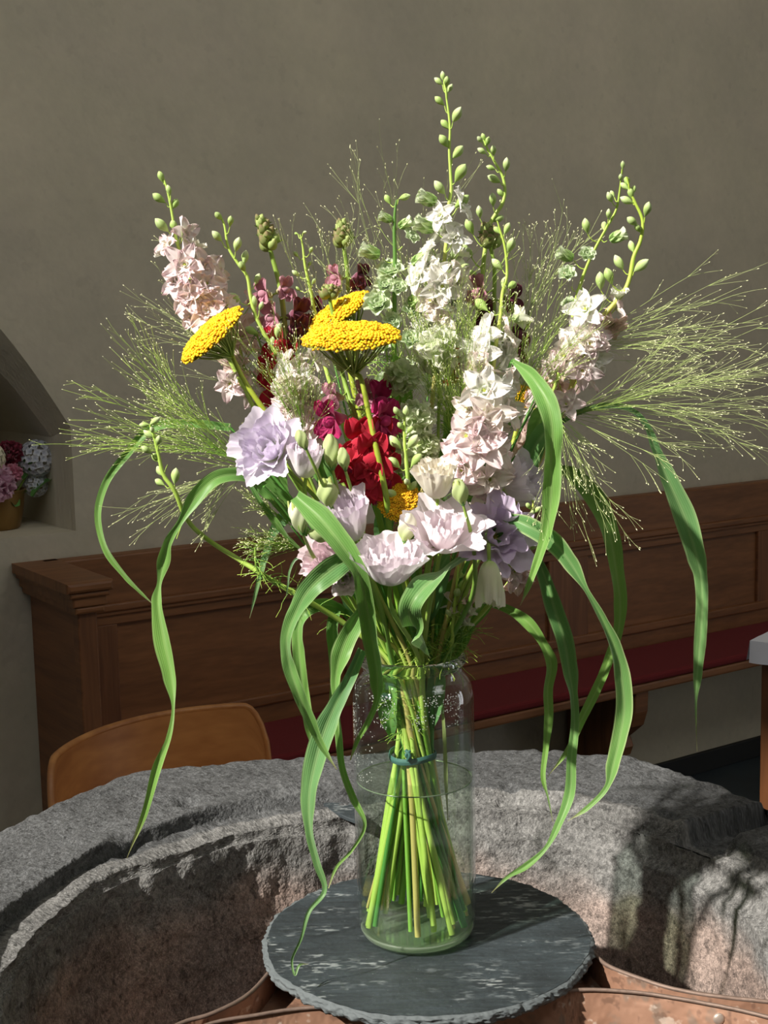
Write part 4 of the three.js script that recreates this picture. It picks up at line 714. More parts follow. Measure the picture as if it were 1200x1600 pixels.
spire({ seed: 5, label: 'upright blush larkspur, open flowers from right of the pincushions down to the cream rose bloom', tone: lin(0xb5cf58), path: [[777, 345, 0.02], [782, 362, 0.02], [787, 378, 0.02], [791, 402, 0.02], [792, 430, 0.02], [785, 458, 0.03], [782, 493, 0.05], [776, 530, 0.07], [768, 600, 0.085], [758, 660, 0.09], [748, 720, 0.09], [744, 780, 0.085], [722, 860, 0.06]],
  buds: [[777, 360, 16], [792, 357, 18], [798, 383, 24], [777, 413, 22], [788, 442, 19], [799, 446, 20], [753, 477, 28], [807, 497, 30, hf], [776, 520, 18]],
  florets: [[760, 529, 0.02, 1.2, WHITE, -0.2, 0.2], [781, 538, 0.012, 1.0, WHITE, 0.4, 0.1], [755, 556, 0.022, 1.2, WHITE, -0.1, 0], [789, 556, 0.004, 1.0, WHITE, 0.8, 0], [740, 577, 0.008, 1.0, BLUSH, -0.7, 0.1], [795, 588, 0.002, 1.0, BLUSH, 0.9, 0], [758, 610, 0.024, 1.3, WHITE, 0, 0], [780, 612, 0.012, 1.0, WHITE, 0.5, 0.1], [735, 638, 0.008, 1.0, BLUSH, -0.7, 0], [766, 648, 0.024, 1.2, BLUSH, 0.1, 0], [789, 640, 0.006, 1.1, BLUSH, 0.7, 0], [756, 664, 0.024, 1.1, BLUSH, 0.1, -0.1], [732, 682, 0.022, 1.3, PINK, -0.3, 0.1], [751, 697, 0.028, 1.3, PINK, 0.1, 0], [717, 716, 0.012, 1.1, PINK, -0.7, 0], [769, 706, 0.02, 1.1, BLUSH, 0.4, 0], [724, 734, 0.018, 1.1, PINK, -0.4, -0.2], [763, 748, 0.022, 1.2, BLUSH, 0.2, 0], [753, 764, 0.022, 1.0, PINK, 0, -0.3], [776, 730, 0.006, 1.0, PINK, 0.6, 0], [757, 800, 0.016, 0.95, BLUSH, 0, -0.3]], zones: [[0.55, 0.92, 9, 0.012, BLUSH, 0.9]] });
spire({ seed: 6, label: 'lime green double larkspur with rosette flowers left of the tallest spire', path: [[620, 312, -0.01], [617, 330, -0.01], [616, 360, -0.01], [617, 410, -0.01], [616, 470, -0.01], [616, 560, -0.01], [620, 660, 0], [628, 800, 0]], stemA: G.stemDark, stemB: G.stem,
  buds: [[606, 312, 17], [632, 308, 18], [606, 335, 20, b], [630, 346, 22, b], [639, 373, 28, ro], [586, 391, 30, b], [650, 403, 30, b], [611, 430, 46, ro], [602, 449, 34, ro], [622, 452, 30, ro], [592, 480, 48, ro], [645, 466, 34, b], [640, 490, 32, ro], [612, 505, 30, ro], [640, 535, 34, ro], [600, 545, 30, ro], [632, 580, 36, ro], [604, 600, 34, ro]] });
spire({ seed: 7, label: 'upper right larkspur with small round green double buds leaning outwards', tone: lin(0xa9c64c), path: [[972, 264, -0.02], [968, 300, -0.02], [963, 327, -0.02], [947, 357, -0.02], [930, 388, -0.02], [915, 421, -0.02], [902, 460, -0.02], [885, 540, -0.02], [850, 650, -0.02], [780, 780, -0.01], [720, 880, 0]],
  buds: [[973, 265, 12], [970, 277, 12], [953, 308, 17], [957, 303, 12], [951, 334, 15], [944, 353, 17], [916, 353, 22], [963, 371, 26, b], [893, 393, 26, b], [916, 401, 28, ro], [887, 432, 30, ro], [891, 478, 26, ro], [905, 455, 18]] });
spire({ seed: 8, label: 'far right larkspur with green buds above white open flowers in the grass', tone: lin(0xb5cf50), path: [[979, 276, 0], [986, 302, 0], [993, 318, 0], [1004, 345, 0], [1001, 375, 0], [990, 402, 0], [984, 434, 0], [977, 452, 0], [957, 478, 0], [933, 505, 0], [912, 550, 0.01], [880, 640, 0.01], [820, 760, 0.01], [740, 870, 0.01]],
  buds: [[980, 283, 17], [976, 291, 16], [990, 296, 14], [986, 303, 18], [979, 313, 20], [1011, 327, 22], [988, 346, 20], [997, 357, 16], [987, 385, 19], [967, 410, 24], [1002, 415, 26], [952, 432, 26], [938, 439, 26], [966, 458, 24, hf]],
  florets: [[917, 485, 0.012, 1.15, WHITE, -0.3, 0.1], [956, 505, 0.0, 1.0, SALMON, 0.2, -0.4], [895, 540, 0.008, 1.0, WHITE, -0.5, 0.1], [918, 538, 0.014, 1.1, BLUSH, 0.2, 0.1], [909, 522, 0.008, 1.0, WHITE, 0, 0.2], [928, 562, 0.008, 1.0, WHITE, 0.5, 0], [909, 577, 0.012, 1.0, PINK, 0, -0.2], [884, 556, 0.006, 1.0, BLUSH, -0.5, 0], [865, 574, 0.004, 0.8, PINK, -0.6, 0]], zones: [[0.64, 0.86, 12, 0.013, PINK, 0.95]] });
spire({ seed: 9, label: 'slim larkspur bud stem in the centre in front of the crimson snapdragon', path: [[634, 634, 0.11], [632, 660, 0.11], [632, 690, 0.11], [634, 715, 0.11], [637, 747, 0.11], [640, 775, 0.1], [640, 860, 0.08]], r0: 0.0007,
  buds: [[620, 643, 17], [634, 643, 18], [617, 691, 26], [645, 690, 26], [616, 723, 23], [650, 720, 26], [636, 753, 17], [613, 772, 24], [626, 666, 15], [640, 672, 14], [645, 760, 18]] });
spire({ seed: 10, label: 'drooping larkspur bud stem arching out low on the left side', tone: lin(0xa9c856), path: [[234, 664, 0.12], [240, 680, 0.12], [247, 708, 0.12], [256, 743, 0.12], [272, 766, 0.12], [290, 808, 0.11], [326, 844, 0.06], [373, 874, 0.07], [422, 905, 0.075], [467, 931, 0.07], [542, 977, 0.045]], r0: 0.0011, r1: 0.0024,
  buds: [[226, 664, 16], [242, 658, 18], [233, 678, 20], [248, 688, 18], [229, 703, 18], [244, 716, 20], [250, 736, 20], [250, 754, 19], [274, 744, 24], [238, 672, 13]], bracts: [[290, 808, 276, 842, 0.055], [256, 743, 262, 726, 0.045]] });
spire({ seed: 12, label: 'salmon pink larkspur just behind the left tilted yarrow head', path: [[368, 470, -0.07], [372, 520, -0.07], [380, 570, -0.07], [395, 620, -0.07], [430, 700, -0.06], [520, 850, -0.03]], zones: [[0.05, 0.62, 17, 0.015, SALMON, 1.05]], florets: [[361, 598, 0.03, 1.0, PINK, -0.4, -0.2], [392, 614, 0.03, 0.9, PINK, 0.1, 0]] });
spire({ seed: 13, label: 'white and blush larkspur between the purple bloom and crimson snapdragon', path: [[468, 560, 0.02], [466, 600, 0.02], [470, 650, 0.03], [485, 700, 0.03], [520, 800, 0.02], [570, 900, 0.01]], zones: [[0.0, 0.5, 14, 0.016, BLUSH, 1.05]], florets: [[458, 600, 0.03, 1.2, WHITE, -0.2, 0.1], [478, 622, 0.03, 1.1, WHITE, 0.2, 0.1], [455, 640, 0.03, 1.1, PINK, -0.2, 0], [488, 655, 0.03, 1.1, PINK, 0.2, 0], [468, 672, 0.03, 1, BLUSH, 0, 0], [498, 676, 0.02, 0.9, PINK, 0.3, 0]] });
spire({ seed: 14, label: 'faded pink larkspur half hidden behind the broad right grass blade', path: [[868, 590, -0.05], [855, 640, -0.05], [842, 690, -0.05], [820, 760, -0.04], [750, 870, -0.02]], zones: [[0.0, 0.75, 17, 0.015, SALMON, 1.05]], florets: [[868, 610, 0.02, 1.0, SALMON, 0.2, 0], [836, 640, 0.02, 1.0, PINK, 0, 0], [848, 672, 0.02, 1.0, SALMON, 0.2, 0], [820, 700, 0.02, 1.0, SALMON, 0, 0]] });
spire({ seed: 15, label: 'white larkspur behind the central pincushion heads', path: [[690, 500, -0.06], [686, 540, -0.06], [680, 600, -0.06], [668, 700, -0.05], [655, 840, -0.02]], zones: [[0.0, 0.7, 16, 0.016, WHITE, 1.05]] });
spire({ seed: 16, name: 'budding_stem', category: 'flower stem', label: 'thin stem with tiny green buds between the two scaly snapdragon tips', path: [[469, 366, -0.06], [473, 385, -0.06], [476, 412, -0.06], [482, 440, -0.06], [488, 468, -0.06], [505, 560, -0.05], [550, 720, -0.03]], r0: 0.0006,
  buds: [[463, 365, 8], [476, 363, 8], [462, 397, 11], [486, 391, 11], [462, 427, 13], [484, 412, 9], [465, 451, 10], [490, 440, 10]] });
spire({ seed: 17, name: 'budding_stem', category: 'flower stem', label: 'yellow-green bud cluster at the lower right beside the lilac bloom', path: [[833, 782, 0.1], [832, 800, 0.1], [822, 840, 0.1], [812, 862, 0.1], [780, 900, 0.07], [740, 950, 0.05]], tone: lin(0xc3cf62), r0: 0.0007,
  buds: [[834, 782, 14], [826, 791, 14], [839, 797, 14], [832, 802, 13], [848, 812, 14], [812, 834, 17], [829, 847, 16], [818, 862, 11], [832, 856, 13]] });
spire({ seed: 18, name: 'budding_stem', category: 'flower stem', label: 'small greenish white blossom stem just above the right of the jar lip', path: [[716, 885, 0.06], [712, 930, 0.06], [708, 970, 0.055], [704, 1010, 0.045]], r0: 0.0009,
  buds: [[722, 897, 18], [722, 914, 20], [714, 926, 20], [701, 958, 16], [728, 972, 17, hf], [736, 955, 17, hf], [724, 950, 14]], florets: [[728, 935, -0.01, 0.9, SALMON, 0.2, 0], [712, 945, -0.015, 0.9, BLUSH, 0, 0]] });
spire({ seed: 19, label: 'blush larkspur hanging low under the lilac bloom at the right', path: [[800, 830, 0.05], [805, 870, 0.05], [798, 905, 0.05], [760, 950, 0.04]], zones: [[0, 0.6, 6, 0.008, SALMON, 0.9]], florets: [[802, 890, 0.02, 1, PINK, 0.3, -0.4], [806, 905, 0.015, 0.9, SALMON, 0.3, -0.5]] });

// ---------------------------------------------------------------- snapdragons
snapdragon({ seed: 31, label: 'snapdragon with scaly green-brown tip and maroon blossoms at the upper left', path: [[405, 346, -0.05], [416, 370, -0.05], [426, 405, -0.05], [436, 442, -0.05], [442, 480, -0.05], [446, 520, -0.05], [460, 620, -0.04], [520, 780, -0.02]], spike: [0.0, 0.24, 26, 0.017],
  blossoms: [[412, 458, 0.012, 'rose', 0.8, -0.5, 0.2], [443, 452, 0.01, 'rose', 0.75, 0.6, 0.2], [464, 492, 0.012, 'maroon', 1.0, 0.6, 0.1], [461, 515, 0.014, 'maroon', 0.95, 0.4, -0.1], [425, 495, 0.012, 'rose', 0.9, -0.4, 0.1], [432, 535, 0.012, 'red', 1, -0.2, 0], [445, 555, 0.012, 'red', 1, 0.3, 0], [425, 580, 0.01, 'red', 1, -0.4, 0], [430, 610, 0.012, 'red', 1.05, -0.3, 0], [446, 640, 0.012, 'red', 1, 0.1, -0.2], [438, 590, 0.02, 'red', 1, 0, 0]] });
snapdragon({ seed: 32, label: 'snapdragon with dark scaly tip behind the upper yarrow heads', path: [[534, 352, -0.07], [537, 385, -0.07], [542, 420, -0.07], [546, 470, -0.07], [560, 600, -0.05], [600, 780, -0.02]], spike: [0.0, 0.22, 26, 0.0165], blossoms: [[525, 432, 0.01, 'rose', 0.7, -0.5, 0.1], [562, 432, 0.01, 'maroon', 0.75, 0.6, 0.1], [556, 455, 0.01, 'maroon', 0.8, 0.2, 0], [500, 488, 0.0, 'maroon', 1.0, -0.5, 0], [520, 520, 0, 'red', 1, -0.4, 0]] });
snapdragon({ seed: 33, label: 'snapdragon with scaly tip at the upper right and maroon blossoms behind the blush spire', path: [[760, 358, -0.03], [766, 385, -0.03], [772, 415, -0.03], [772, 470, -0.03], [768, 560, -0.04], [730, 700, -0.03], [690, 850, -0.02]], spike: [0.0, 0.2, 24, 0.018], blossoms: [[748, 453, 0.012, 'rose', 0.9, -0.4, 0.1], [797, 468, 0.004, 'maroon', 0.9, 0.6, 0.1], [806, 520, -0.004, 'maroon', 1.0, 0.6, 0], [800, 548, -0.004, 'maroon', 1.0, 0.5, 0], [716, 560, 0, 'red', 0.9, -0.4, 0], [760, 490, 0.004, 'maroon', 0.9, -0.3, 0], [705, 580, 0, 'red', 0.8, -0.4, 0]] });
snapdragon({ seed: 34, label: 'crimson snapdragon with open velvety blossoms in the middle of the bouquet', path: [[530, 560, 0.06], [538, 595, 0.06], [552, 640, 0.07], [566, 690, 0.075], [578, 740, 0.075], [590, 800, 0.065], [610, 880, 0.04]], spike: [0.0, 0.1, 7, 0.014],
  blossoms: [[522, 620, 0.02, 'rose', 0.8, -0.6, 0.1], [568, 618, 0.016, 'rose', 0.85, 0.3, 0.4], [519, 655, 0.026, 'magenta', 1.15, -0.6, 0], [592, 628, 0.012, 'magenta', 1.1, 0.5, 0.5], [598, 654, 0.022, 'magenta', 1.1, 0.5, 0], [564, 690, 0.03, 'red', 1.3, -0.1, 0.1], [588, 684, 0.022, 'red', 1.15, 0.4, 0.1], [552, 722, 0.022, 'red', 1.2, -0.4, -0.1], [580, 712, 0.034, 'red', 1.35, 0.1, 0], [597, 738, 0.026, 'red', 1.25, 0.4, -0.1], [576, 748, 0.034, 'red', 1.25, 0, -0.2], [590, 762, 0.026, 'magenta', 0.95, 0.2, -0.5], [560, 745, 0.02, 'magenta', 0.9, -0.3, -0.4]] });
snapdragon({ seed: 35, label: 'pale green unopened snapdragon tip rising behind the largest yarrow', path: [[514, 455, -0.02], [517, 478, -0.02], [522, 500, -0.02], [530, 560, -0.02], [570, 720, -0.01], [610, 860, 0]], spike: [0.0, 0.12, 18, 0.0155], blossoms: [] });

// ---------------------------------------------------------------- yarrow
yarrow({ seed: 41, label: 'bright yellow yarrow plate tilted to the left at the edge', at: [331, 524, 0.03], dir: [-0.62, 0.72, 0.35], size: 118, oval: 0.8, n: 800, path: [[385, 600, 0.03], [425, 660, 0.03], [500, 790, 0.03], [560, 900, 0.02]] });
yarrow({ seed: 42, label: 'largest yellow yarrow plate, level and facing up, in the centre', at: [549, 528, 0.1], dir: [-0.04, 0.97, 0.22], size: 150, n: 1000, path: [[563, 590, 0.11], [577, 650, 0.115], [592, 720, 0.12], [604, 780, 0.115], [612, 860, 0.09]] });
yarrow({ seed: 43, label: 'yellow yarrow plate partly hidden behind the pale green bud tip', at: [528, 490, -0.04], dir: [-0.5, 0.8, 0.3], size: 112, n: 700, oval: 0.8, path: [[545, 560, -0.04], [570, 680, -0.03], [610, 840, -0.01]] });
yarrow({ seed: 44, label: 'small deep golden yarrow tuft above the front lavender-white blooms', at: [624, 784, 0.1], dir: [0, 0.45, 0.9], size: 66, n: 420, deep: true, domed: 1.8, path: [[626, 840, 0.08], [630, 880, 0.06]] });
yarrow({ seed: 45, label: 'sliver of yellow yarrow behind the broad grass blade on the right', at: [822, 622, -0.04], dir: [0.6, 0.5, 0.6], size: 46, n: 260, path: [[805, 680, -0.04], [760, 800, -0.03]] });

// ---------------------------------------------------------------- pincushion heads in the middle
pompom({ seed: 51, label: 'pale green pincushion bloom just right of the crimson snapdragon', at: [650, 655, 0.085], size: 60, a: 0xcbdca4, b: 0xeef4dc });
pompom({ seed: 52, label: 'largest white-green pincushion bloom below the tall spire', at: [686, 548, 0.075], size: 74, a: 0xcfdcae, b: 0xf3f2e6 });
pompom({ seed: 53, label: 'green pincushion bloom under the rosette larkspur', at: [626, 590, 0.07], size: 54, a: 0xc2d696, b: 0xe8f1d2 });
pompom({ seed: 54, label: 'pale pincushion bloom low behind the slim bud stem', at: [626, 712, 0.085], size: 50, a: 0xccdaa4, b: 0xeaeed0 });
pompom({ seed: 55, label: 'greenish pincushion bloom beside the cream rose-like bloom', at: [664, 700, 0.085], size: 48, a: 0xc0d28e, b: 0xe4ebcb });
pompom({ seed: 56, label: 'blush white pincushion bloom at the left under the grass', at: [455, 608, 0.07], size: 56, a: 0xdcdcb4, b: 0xf7ecea });

// ---------------------------------------------------------------- lisianthus
const big = [[4, 0.45, -0.3, 0.9], [5, 0.7, 0.0, 1], [5, 0.9, 0.2, 0.97], [6, 1.06, 0.45, 0.86]];
lisianthus({ seed: 61, label: 'largest lavender ruffled lisianthus open towards the left', at: [418, 700, 0.12], size: 94, dir: [-0.32, 0.42, 0.85], layers: big, flare: 0.45, col: 0xf4eef8, edge: 0xeae0f4, ruffle: 0.14 });
lisianthus({ seed: 62, label: 'white closed-cup lisianthus with lavender rim right of the largest lavender bloom', at: [478, 722, 0.14], size: 70, tall: 1.7, dir: [0.06, 0.9, 0.3], flare: 0.06, layers: [[4, 0.55, -0.25, 0.9], [4, 0.8, -0.12, 1], [5, 1, 0.0, 0.97]], col: 0xfbf8f8, edge: 0xf0e4f2 });
lisianthus({ seed: 63, label: 'upright lilac-white lisianthus cup crossed by a broad grass blade', at: [545, 814, 0.14], size: 88, tall: 1.95, dir: [-0.25, 0.85, 0.45], flare: 0.2, col: 0xf8f2f6, edge: 0xefe3f2, ruffle: 0.12 });
lisianthus({ seed: 64, label: 'frilly pink-white lisianthus at the lower left behind the grass blades', at: [511, 876, 0.13], size: 70, dir: [-0.35, 0.5, 0.8], layers: big, flare: 0.4, col: 0xfbeef3, edge: 0xf6dfe9, frill: 0.06, ruffle: 0.14 });
lisianthus({ seed: 65, label: 'pale blush lisianthus underside below the frilly pink-white bloom', at: [536, 900, 0.1], size: 56, tall: 1.3, dir: [0.25, -0.2, 0.9], flare: 0.25, col: 0xf8eff3, edge: 0xf2e4ec });
lisianthus({ seed: 66, label: 'front lisianthus bowl facing the viewer, lowest of the large pale blooms', at: [609, 886, 0.185], size: 120, tall: 1.12, dir: [0.02, 0.93, 0.34], layers: [[4, 0.42, -0.3, 0.86], [5, 0.66, -0.05, 0.95], [5, 0.86, 0.08, 1], [5, 1.0, 0.26, 0.97]], flare: 0.26, col: 0xfbf6f9, edge: 0xf6ecf4 });
lisianthus({ seed: 67, label: 'wide pale pink lisianthus with darker heart right of the front bowl', at: [693, 836, 0.17], size: 116, tall: 1.0, dir: [0.16, 0.84, 0.5], layers: [[4, 0.42, -0.3, 0.86], [5, 0.68, 0.0, 0.97], [6, 1.02, 0.42, 0.95]], flare: 0.42, base: 0xeed6dd, col: 0xfaf0f4, edge: 0xf8eff6, ruffle: 0.13 });
lisianthus({ seed: 68, label: 'cream white rose-like lisianthus standing upright in the centre', at: [682, 754, 0.15], size: 78, tall: 1.55, dir: [-0.04, 0.93, 0.32], flare: 0.16, layers: [[4, 0.4, -0.1, 1], [4, 0.65, 0.02, 1.02], [5, 0.85, 0.1, 1], [5, 1, 0.14, 0.96]], col: 0xf7f3e2, edge: 0xfaf4ea, ruffle: 0.1 });
lisianthus({ seed: 69, label: 'violet-lilac lisianthus with deep folds at the lower right', at: [776, 836, 0.12], size: 96, tall: 1.05, dir: [0.3, 0.35, 0.88], layers: [[4, 0.5, 0, 1], [5, 0.8, 0.3, 1], [6, 1.05, 0.55, 0.85]], flare: 0.55, col: 0xeee0f2, edge: 0xdfcdee, ruffle: 0.2 });
lisianthus({ seed: 70, label: 'white-lilac trumpet lisianthus turned to the right above the violet bloom', at: [812, 757, 0.07], size: 92, tall: 1.3, dir: [0.75, 0.4, 0.35], flare: 0.3, col: 0xf8f2f8, edge: 0xefe6f3, ruffle: 0.13 });
lisianthus({ seed: 71, label: 'greenish cream lisianthus bell nodding down at the right over the jar', at: [765, 908, 0.15], size: 66, tall: 2.3, dir: [0.0, -0.97, 0.2], flare: -0.2, ruffle: 0.12, layers: [[4, 0.75, -0.3, 0.92], [5, 1, -0.26, 1]], base: 0xb9d27c, col: 0xeef0cf, edge: 0xf7f3e4, via: [[762, 856, 0.11], [745, 880, 0.08], [715, 960, 0.05]] });
closedBud({ seed: 72, label: 'furled cream lisianthus bud between the front bowl and the golden tuft', bud: [632, 848, 0.17, 640, 802, 0.17], w: 28, tone: 'cream', sepal: 0.4, path: [[628, 900, 0.12]] });
closedBud({ seed: 73, label: 'slender green lisianthus bud over the white cup at the left', bud: [479, 703, 0.18, 465, 672, 0.18], w: 18, tone: 'green', path: [[494, 735, 0.17], [510, 770, 0.15], [560, 900, 0.08]] });
closedBud({ seed: 74, label: 'taller of two green lisianthus buds left of the crimson snapdragon', bud: [520, 735, 0.14, 515, 678, 0.14], w: 24, tone: 'green', path: [[528, 770, 0.13], [560, 900, 0.08]] });
closedBud({ seed: 75, label: 'shorter of two green lisianthus buds left of the crimson snapdragon', bud: [540, 736, 0.15, 534, 699, 0.15], w: 18, tone: 'green', path: [[550, 770, 0.13], [580, 900, 0.08]] });
closedBud({ seed: 76, label: 'pale lime lisianthus bud above the lilac-white cup', bud: [516, 795, 0.15, 508, 748, 0.15], w: 30, tone: 'green', sepal: 1.05, path: [[530, 840, 0.12], [570, 930, 0.06]] });
closedBud({ seed: 77, label: 'yellow-green lisianthus bud with pointed tip at the left edge of the blooms', bud: [474, 836, 0.16, 460, 780, 0.16], w: 28, tone: 'cream', sepal: 1.0, path: [[490, 870, 0.13], [550, 950, 0.06]] });
closedBud({ seed: 78, label: 'olive lisianthus bud lying sideways under the lime bud', bud: [518, 842, 0.15, 482, 832, 0.16], w: 20, tone: 'green', path: [[535, 870, 0.12], [570, 950, 0.06]] });
closedBud({ seed: 79, label: 'bright green pointed lisianthus bud between cream rose bloom and lilac bloom', bud: [724, 790, 0.17, 714, 748, 0.17], w: 24, tone: 'green', sepal: 0.95, path: [[735, 830, 0.16], [742, 880, 0.13], [738, 930, 0.09]] });

// ---------------------------------------------------------------- long drooping grass blades
grassBlade('slim grass blade arching out farthest to the left', [[360, 668, 0.02, 13], [300, 662, 0.02, 14], [240, 668, 0.02, 15], [196, 712, 0.02, 13], [165, 755, 0.02, 12], [153, 805, 0.02, 12], [165, 858, 0.02, 13], [195, 900, 0.02, 9], [218, 924, 0.02, 5], [241, 946, 0.02, 1]], { tone: [G.leaf, G.leafPale], stem: [[440, 760, 0.02], [540, 900, 0.02]] });
grassBlade('long twisted grass blade hanging left before the wooden pew and chair', [[412, 760, 0.1, 16], [385, 743, 0.11, 20], [340, 746, 0.12, 24], [306, 776, 0.125, 24], [280, 818, 0.13, 10], [262, 848, 0.13, 14], [256, 876, 0.13, 21], [249, 912, 0.13, 8], [246, 940, 0.13, 20], [254, 1000, 0.13, 34], [266, 1055, 0.13, 25], [271, 1108, 0.13, 6], [263, 1155, 0.13, 9], [245, 1200, 0.13, 15], [226, 1270, 0.13, 11], [198, 1341, 0.13, 1]], { tone: [G.leaf, G.leafPale], twist: 0.5, stem: [[440, 790, 0.09], [520, 900, 0.05]] });
grassBlade('broad pale green grass blade crossing the front blooms down to the jar', [[462, 775, 0.17, 22], [502, 812, 0.19, 40], [535, 852, 0.2, 36], [560, 892, 0.2, 24], [569, 930, 0.19, 27], [576, 970, 0.17, 29], [583, 1017, 0.15, 31], [589, 1065, 0.13, 24], [588, 1096, 0.12, 9], [575, 1128, 0.115, 10], [557, 1160, 0.11, 7], [547, 1188, 0.11, 2]], { tone: [G.leaf, G.leafPale] });
grassBlade('wide grass blade sweeping left and down in front of the pew panel', [[552, 868, 0.19, 30], [515, 892, 0.2, 40], [482, 922, 0.2, 34], [461, 958, 0.19, 26], [447, 1000, 0.18, 22], [452, 1040, 0.17, 22], [466, 1082, 0.17, 20], [484, 1125, 0.165, 18], [500, 1160, 0.16, 12], [526, 1202, 0.16, 2]], { tone: [G.leaf, G.leafPale] });
grassBlade('grass blade hanging behind the wide left-sweeping blade', [[545, 960, 0.03, 12], [510, 945, 0.05, 20], [478, 955, 0.07, 22], [466, 980, 0.07, 20], [467, 1020, 0.07, 20], [474, 1080, 0.07, 18], [482, 1130, 0.07, 16], [492, 1180, 0.07, 3]], { tone: [G.leaf, G.leafPale] });
grassBlade('grey-green grass blade hanging straight down left of the jar neck', [[545, 965, 0.03, 10], [527, 950, 0.04, 16], [520, 985, 0.05, 22], [524, 1030, 0.05, 20], [522, 1080, 0.05, 15], [514, 1130, 0.05, 3]], { tone: [G.leaf, G.leafPale], rim: 0.1 });
grassBlade('beaded pale grass blade drooping along the left of the jar to the slate', [[566, 955, 0.09, 20], [548, 985, 0.1, 30], [533, 1020, 0.11, 32], [524, 1060, 0.11, 16], [525, 1100, 0.11, 11], [530, 1150, 0.11, 14], [535, 1200, 0.11, 11], [552, 1248, 0.11, 12], [570, 1288, 0.115, 6], [550, 1328, 0.12, 5], [526, 1355, 0.12, 5], [513, 1388, 0.12, 2]], { tone: [G.leaf, G.leafPale], rim: 0.5 });
grassBlade('longest grass blade reaching down left of the jar onto the slate with a curled tip', [[566, 1015, 0.09, 16], [545, 1062, 0.11, 20], [524, 1102, 0.12, 26], [508, 1138, 0.125, 36], [492, 1190, 0.13, 36], [482, 1245, 0.13, 30], [484, 1300, 0.125, 16], [496, 1350, 0.12, 14], [507, 1392, 0.12, 8], [483, 1424, 0.13, 7], [471, 1465, 0.14, 5], [456, 1502, 0.135, 4], [461, 1523, 0.14, 4], [468, 1508, 0.135, 4], [482, 1506, 0.13, 1]], { tone: [G.leaf, G.leafPale], twist: 0.4 });
grassBlade('curved grass blade drooping at the front over the jar mouth', [[728, 872, 0.15, 26], [696, 890, 0.19, 42], [662, 915, 0.215, 44], [641, 948, 0.22, 36], [648, 985, 0.2, 34], [664, 1010, 0.13, 20], [672, 1028, 0.11, 3]], { tone: [G.leaf, G.leafPale], face: [-0.4, 0.5, 0.7] });
grassBlade('broad ribbed grass blade falling straight down right of the blush spire', [[800, 563, 0.09, 8], [832, 590, 0.12, 24], [855, 630, 0.14, 33], [864, 675, 0.15, 31], [862, 720, 0.15, 29], [861, 771, 0.15, 29], [855, 825, 0.15, 19], [842, 870, 0.15, 15], [828, 910, 0.15, 10], [813, 946, 0.15, 1]], { tone: [G.leaf, G.leafPale], rim: 0.35, stem: [[770, 640, 0.06], [700, 860, 0.04]] });
grassBlade('long twisted grass blade arching right with a sunlit silvery bend', [[786, 806, 0.11, 14], [826, 822, 0.13, 30], [864, 846, 0.14, 32], [890, 878, 0.145, 26], [918, 925, 0.15, 8], [942, 968, 0.15, 14], [962, 1012, 0.15, 22], [972, 1060, 0.15, 28], [975, 1110, 0.15, 28], [968, 1152, 0.15, 25], [958, 1194, 0.15, 22], [948, 1230, 0.15, 9], [918, 1262, 0.15, 8], [887, 1283, 0.15, 1]], { tone: [G.leaf, G.leafPale], rim: 0.7, twist: 0.4, stem: [[740, 860, 0.07]] });
grassBlade('long rippled grass blade in front of the pew behind the arching right blades', [[868, 728, -0.03, 10], [900, 745, -0.03, 26], [933, 785, -0.03, 32], [954, 838, -0.03, 30], [964, 895, -0.03, 24], [969, 940, -0.03, 22], [966, 985, -0.03, 16], [950, 1035, -0.03, 16], [932, 1078, -0.03, 16], [906, 1130, -0.03, 14], [888, 1170, -0.03, 9], [856, 1213, -0.03, 1]], { tone: [G.leaf, G.leafPale], rim: 0.1, stem: [[800, 790, -0.03], [720, 900, -0.02]] });
grassBlade('grass blade hanging beside the nodding cream bell with a pale tip', [[838, 868, 0.03, 14], [852, 905, 0.04, 22], [866, 950, 0.045, 28], [882, 1000, 0.05, 28], [890, 1048, 0.05, 26], [896, 1088, 0.05, 15], [898, 1130, 0.05, 14], [893, 1185, 0.06, 16], [890, 1240, 0.06, 18], [874, 1285, 0.07, 13], [853, 1325, 0.075, 7], [822, 1353, 0.08, 11], [792, 1371, 0.085, 6], [768, 1395, 0.09, 1]], { tone: [G.leaf, G.leafPale], stem: [[780, 900, 0.02]] });
grassBlade('short grass blade twisting down right of the jar neck', [[770, 946, 0.03, 8], [794, 952, 0.04, 14], [824, 972, 0.05, 20], [848, 1004, 0.05, 14], [861, 1036, 0.05, 20], [856, 1078, 0.05, 17], [857, 1120, 0.05, 15], [853, 1170, 0.05, 10], [849, 1214, 0.05, 9], [856, 1245, 0.05, 3], [864, 1284, 0.05, 1]], { tone: [G.leaf, G.leafPale], rim: 0.1 });
grassBlade('grass blade arching out farthest to the right over the pew seat', [[870, 664, 0.0, 8], [905, 644, 0.01, 9], [945, 634, 0.01, 9], [985, 640, 0.01, 9], [1010, 665, 0.01, 11], [1024, 700, 0.01, 16], [1044, 748, 0.01, 28], [1070, 808, 0.01, 36], [1088, 868, 0.01, 30], [1095, 900, 0.01, 22], [1097, 950, 0.01, 20], [1094, 1000, 0.01, 20], [1090, 1050, 0.01, 15], [1087, 1100, 0.01, 4], [1089, 1174, 0.01, 1]], { tone: [G.leaf, G.leafPale], rim: 0.4, stem: [[800, 760, 0.0], [720, 880, 0]] });
grassBlade('blue-green grass blade folding down at the left beside the small grass tuft', [[452, 800, 0.06, 12], [440, 812, 0.07, 22], [425, 835, 0.07, 14], [416, 866, 0.07, 14], [409, 890, 0.07, 11], [400, 925, 0.07, 6], [390, 966, 0.07, 1]], { tone: [G.leaf, G.leafPale], stem: [[500, 860, 0.05]] });
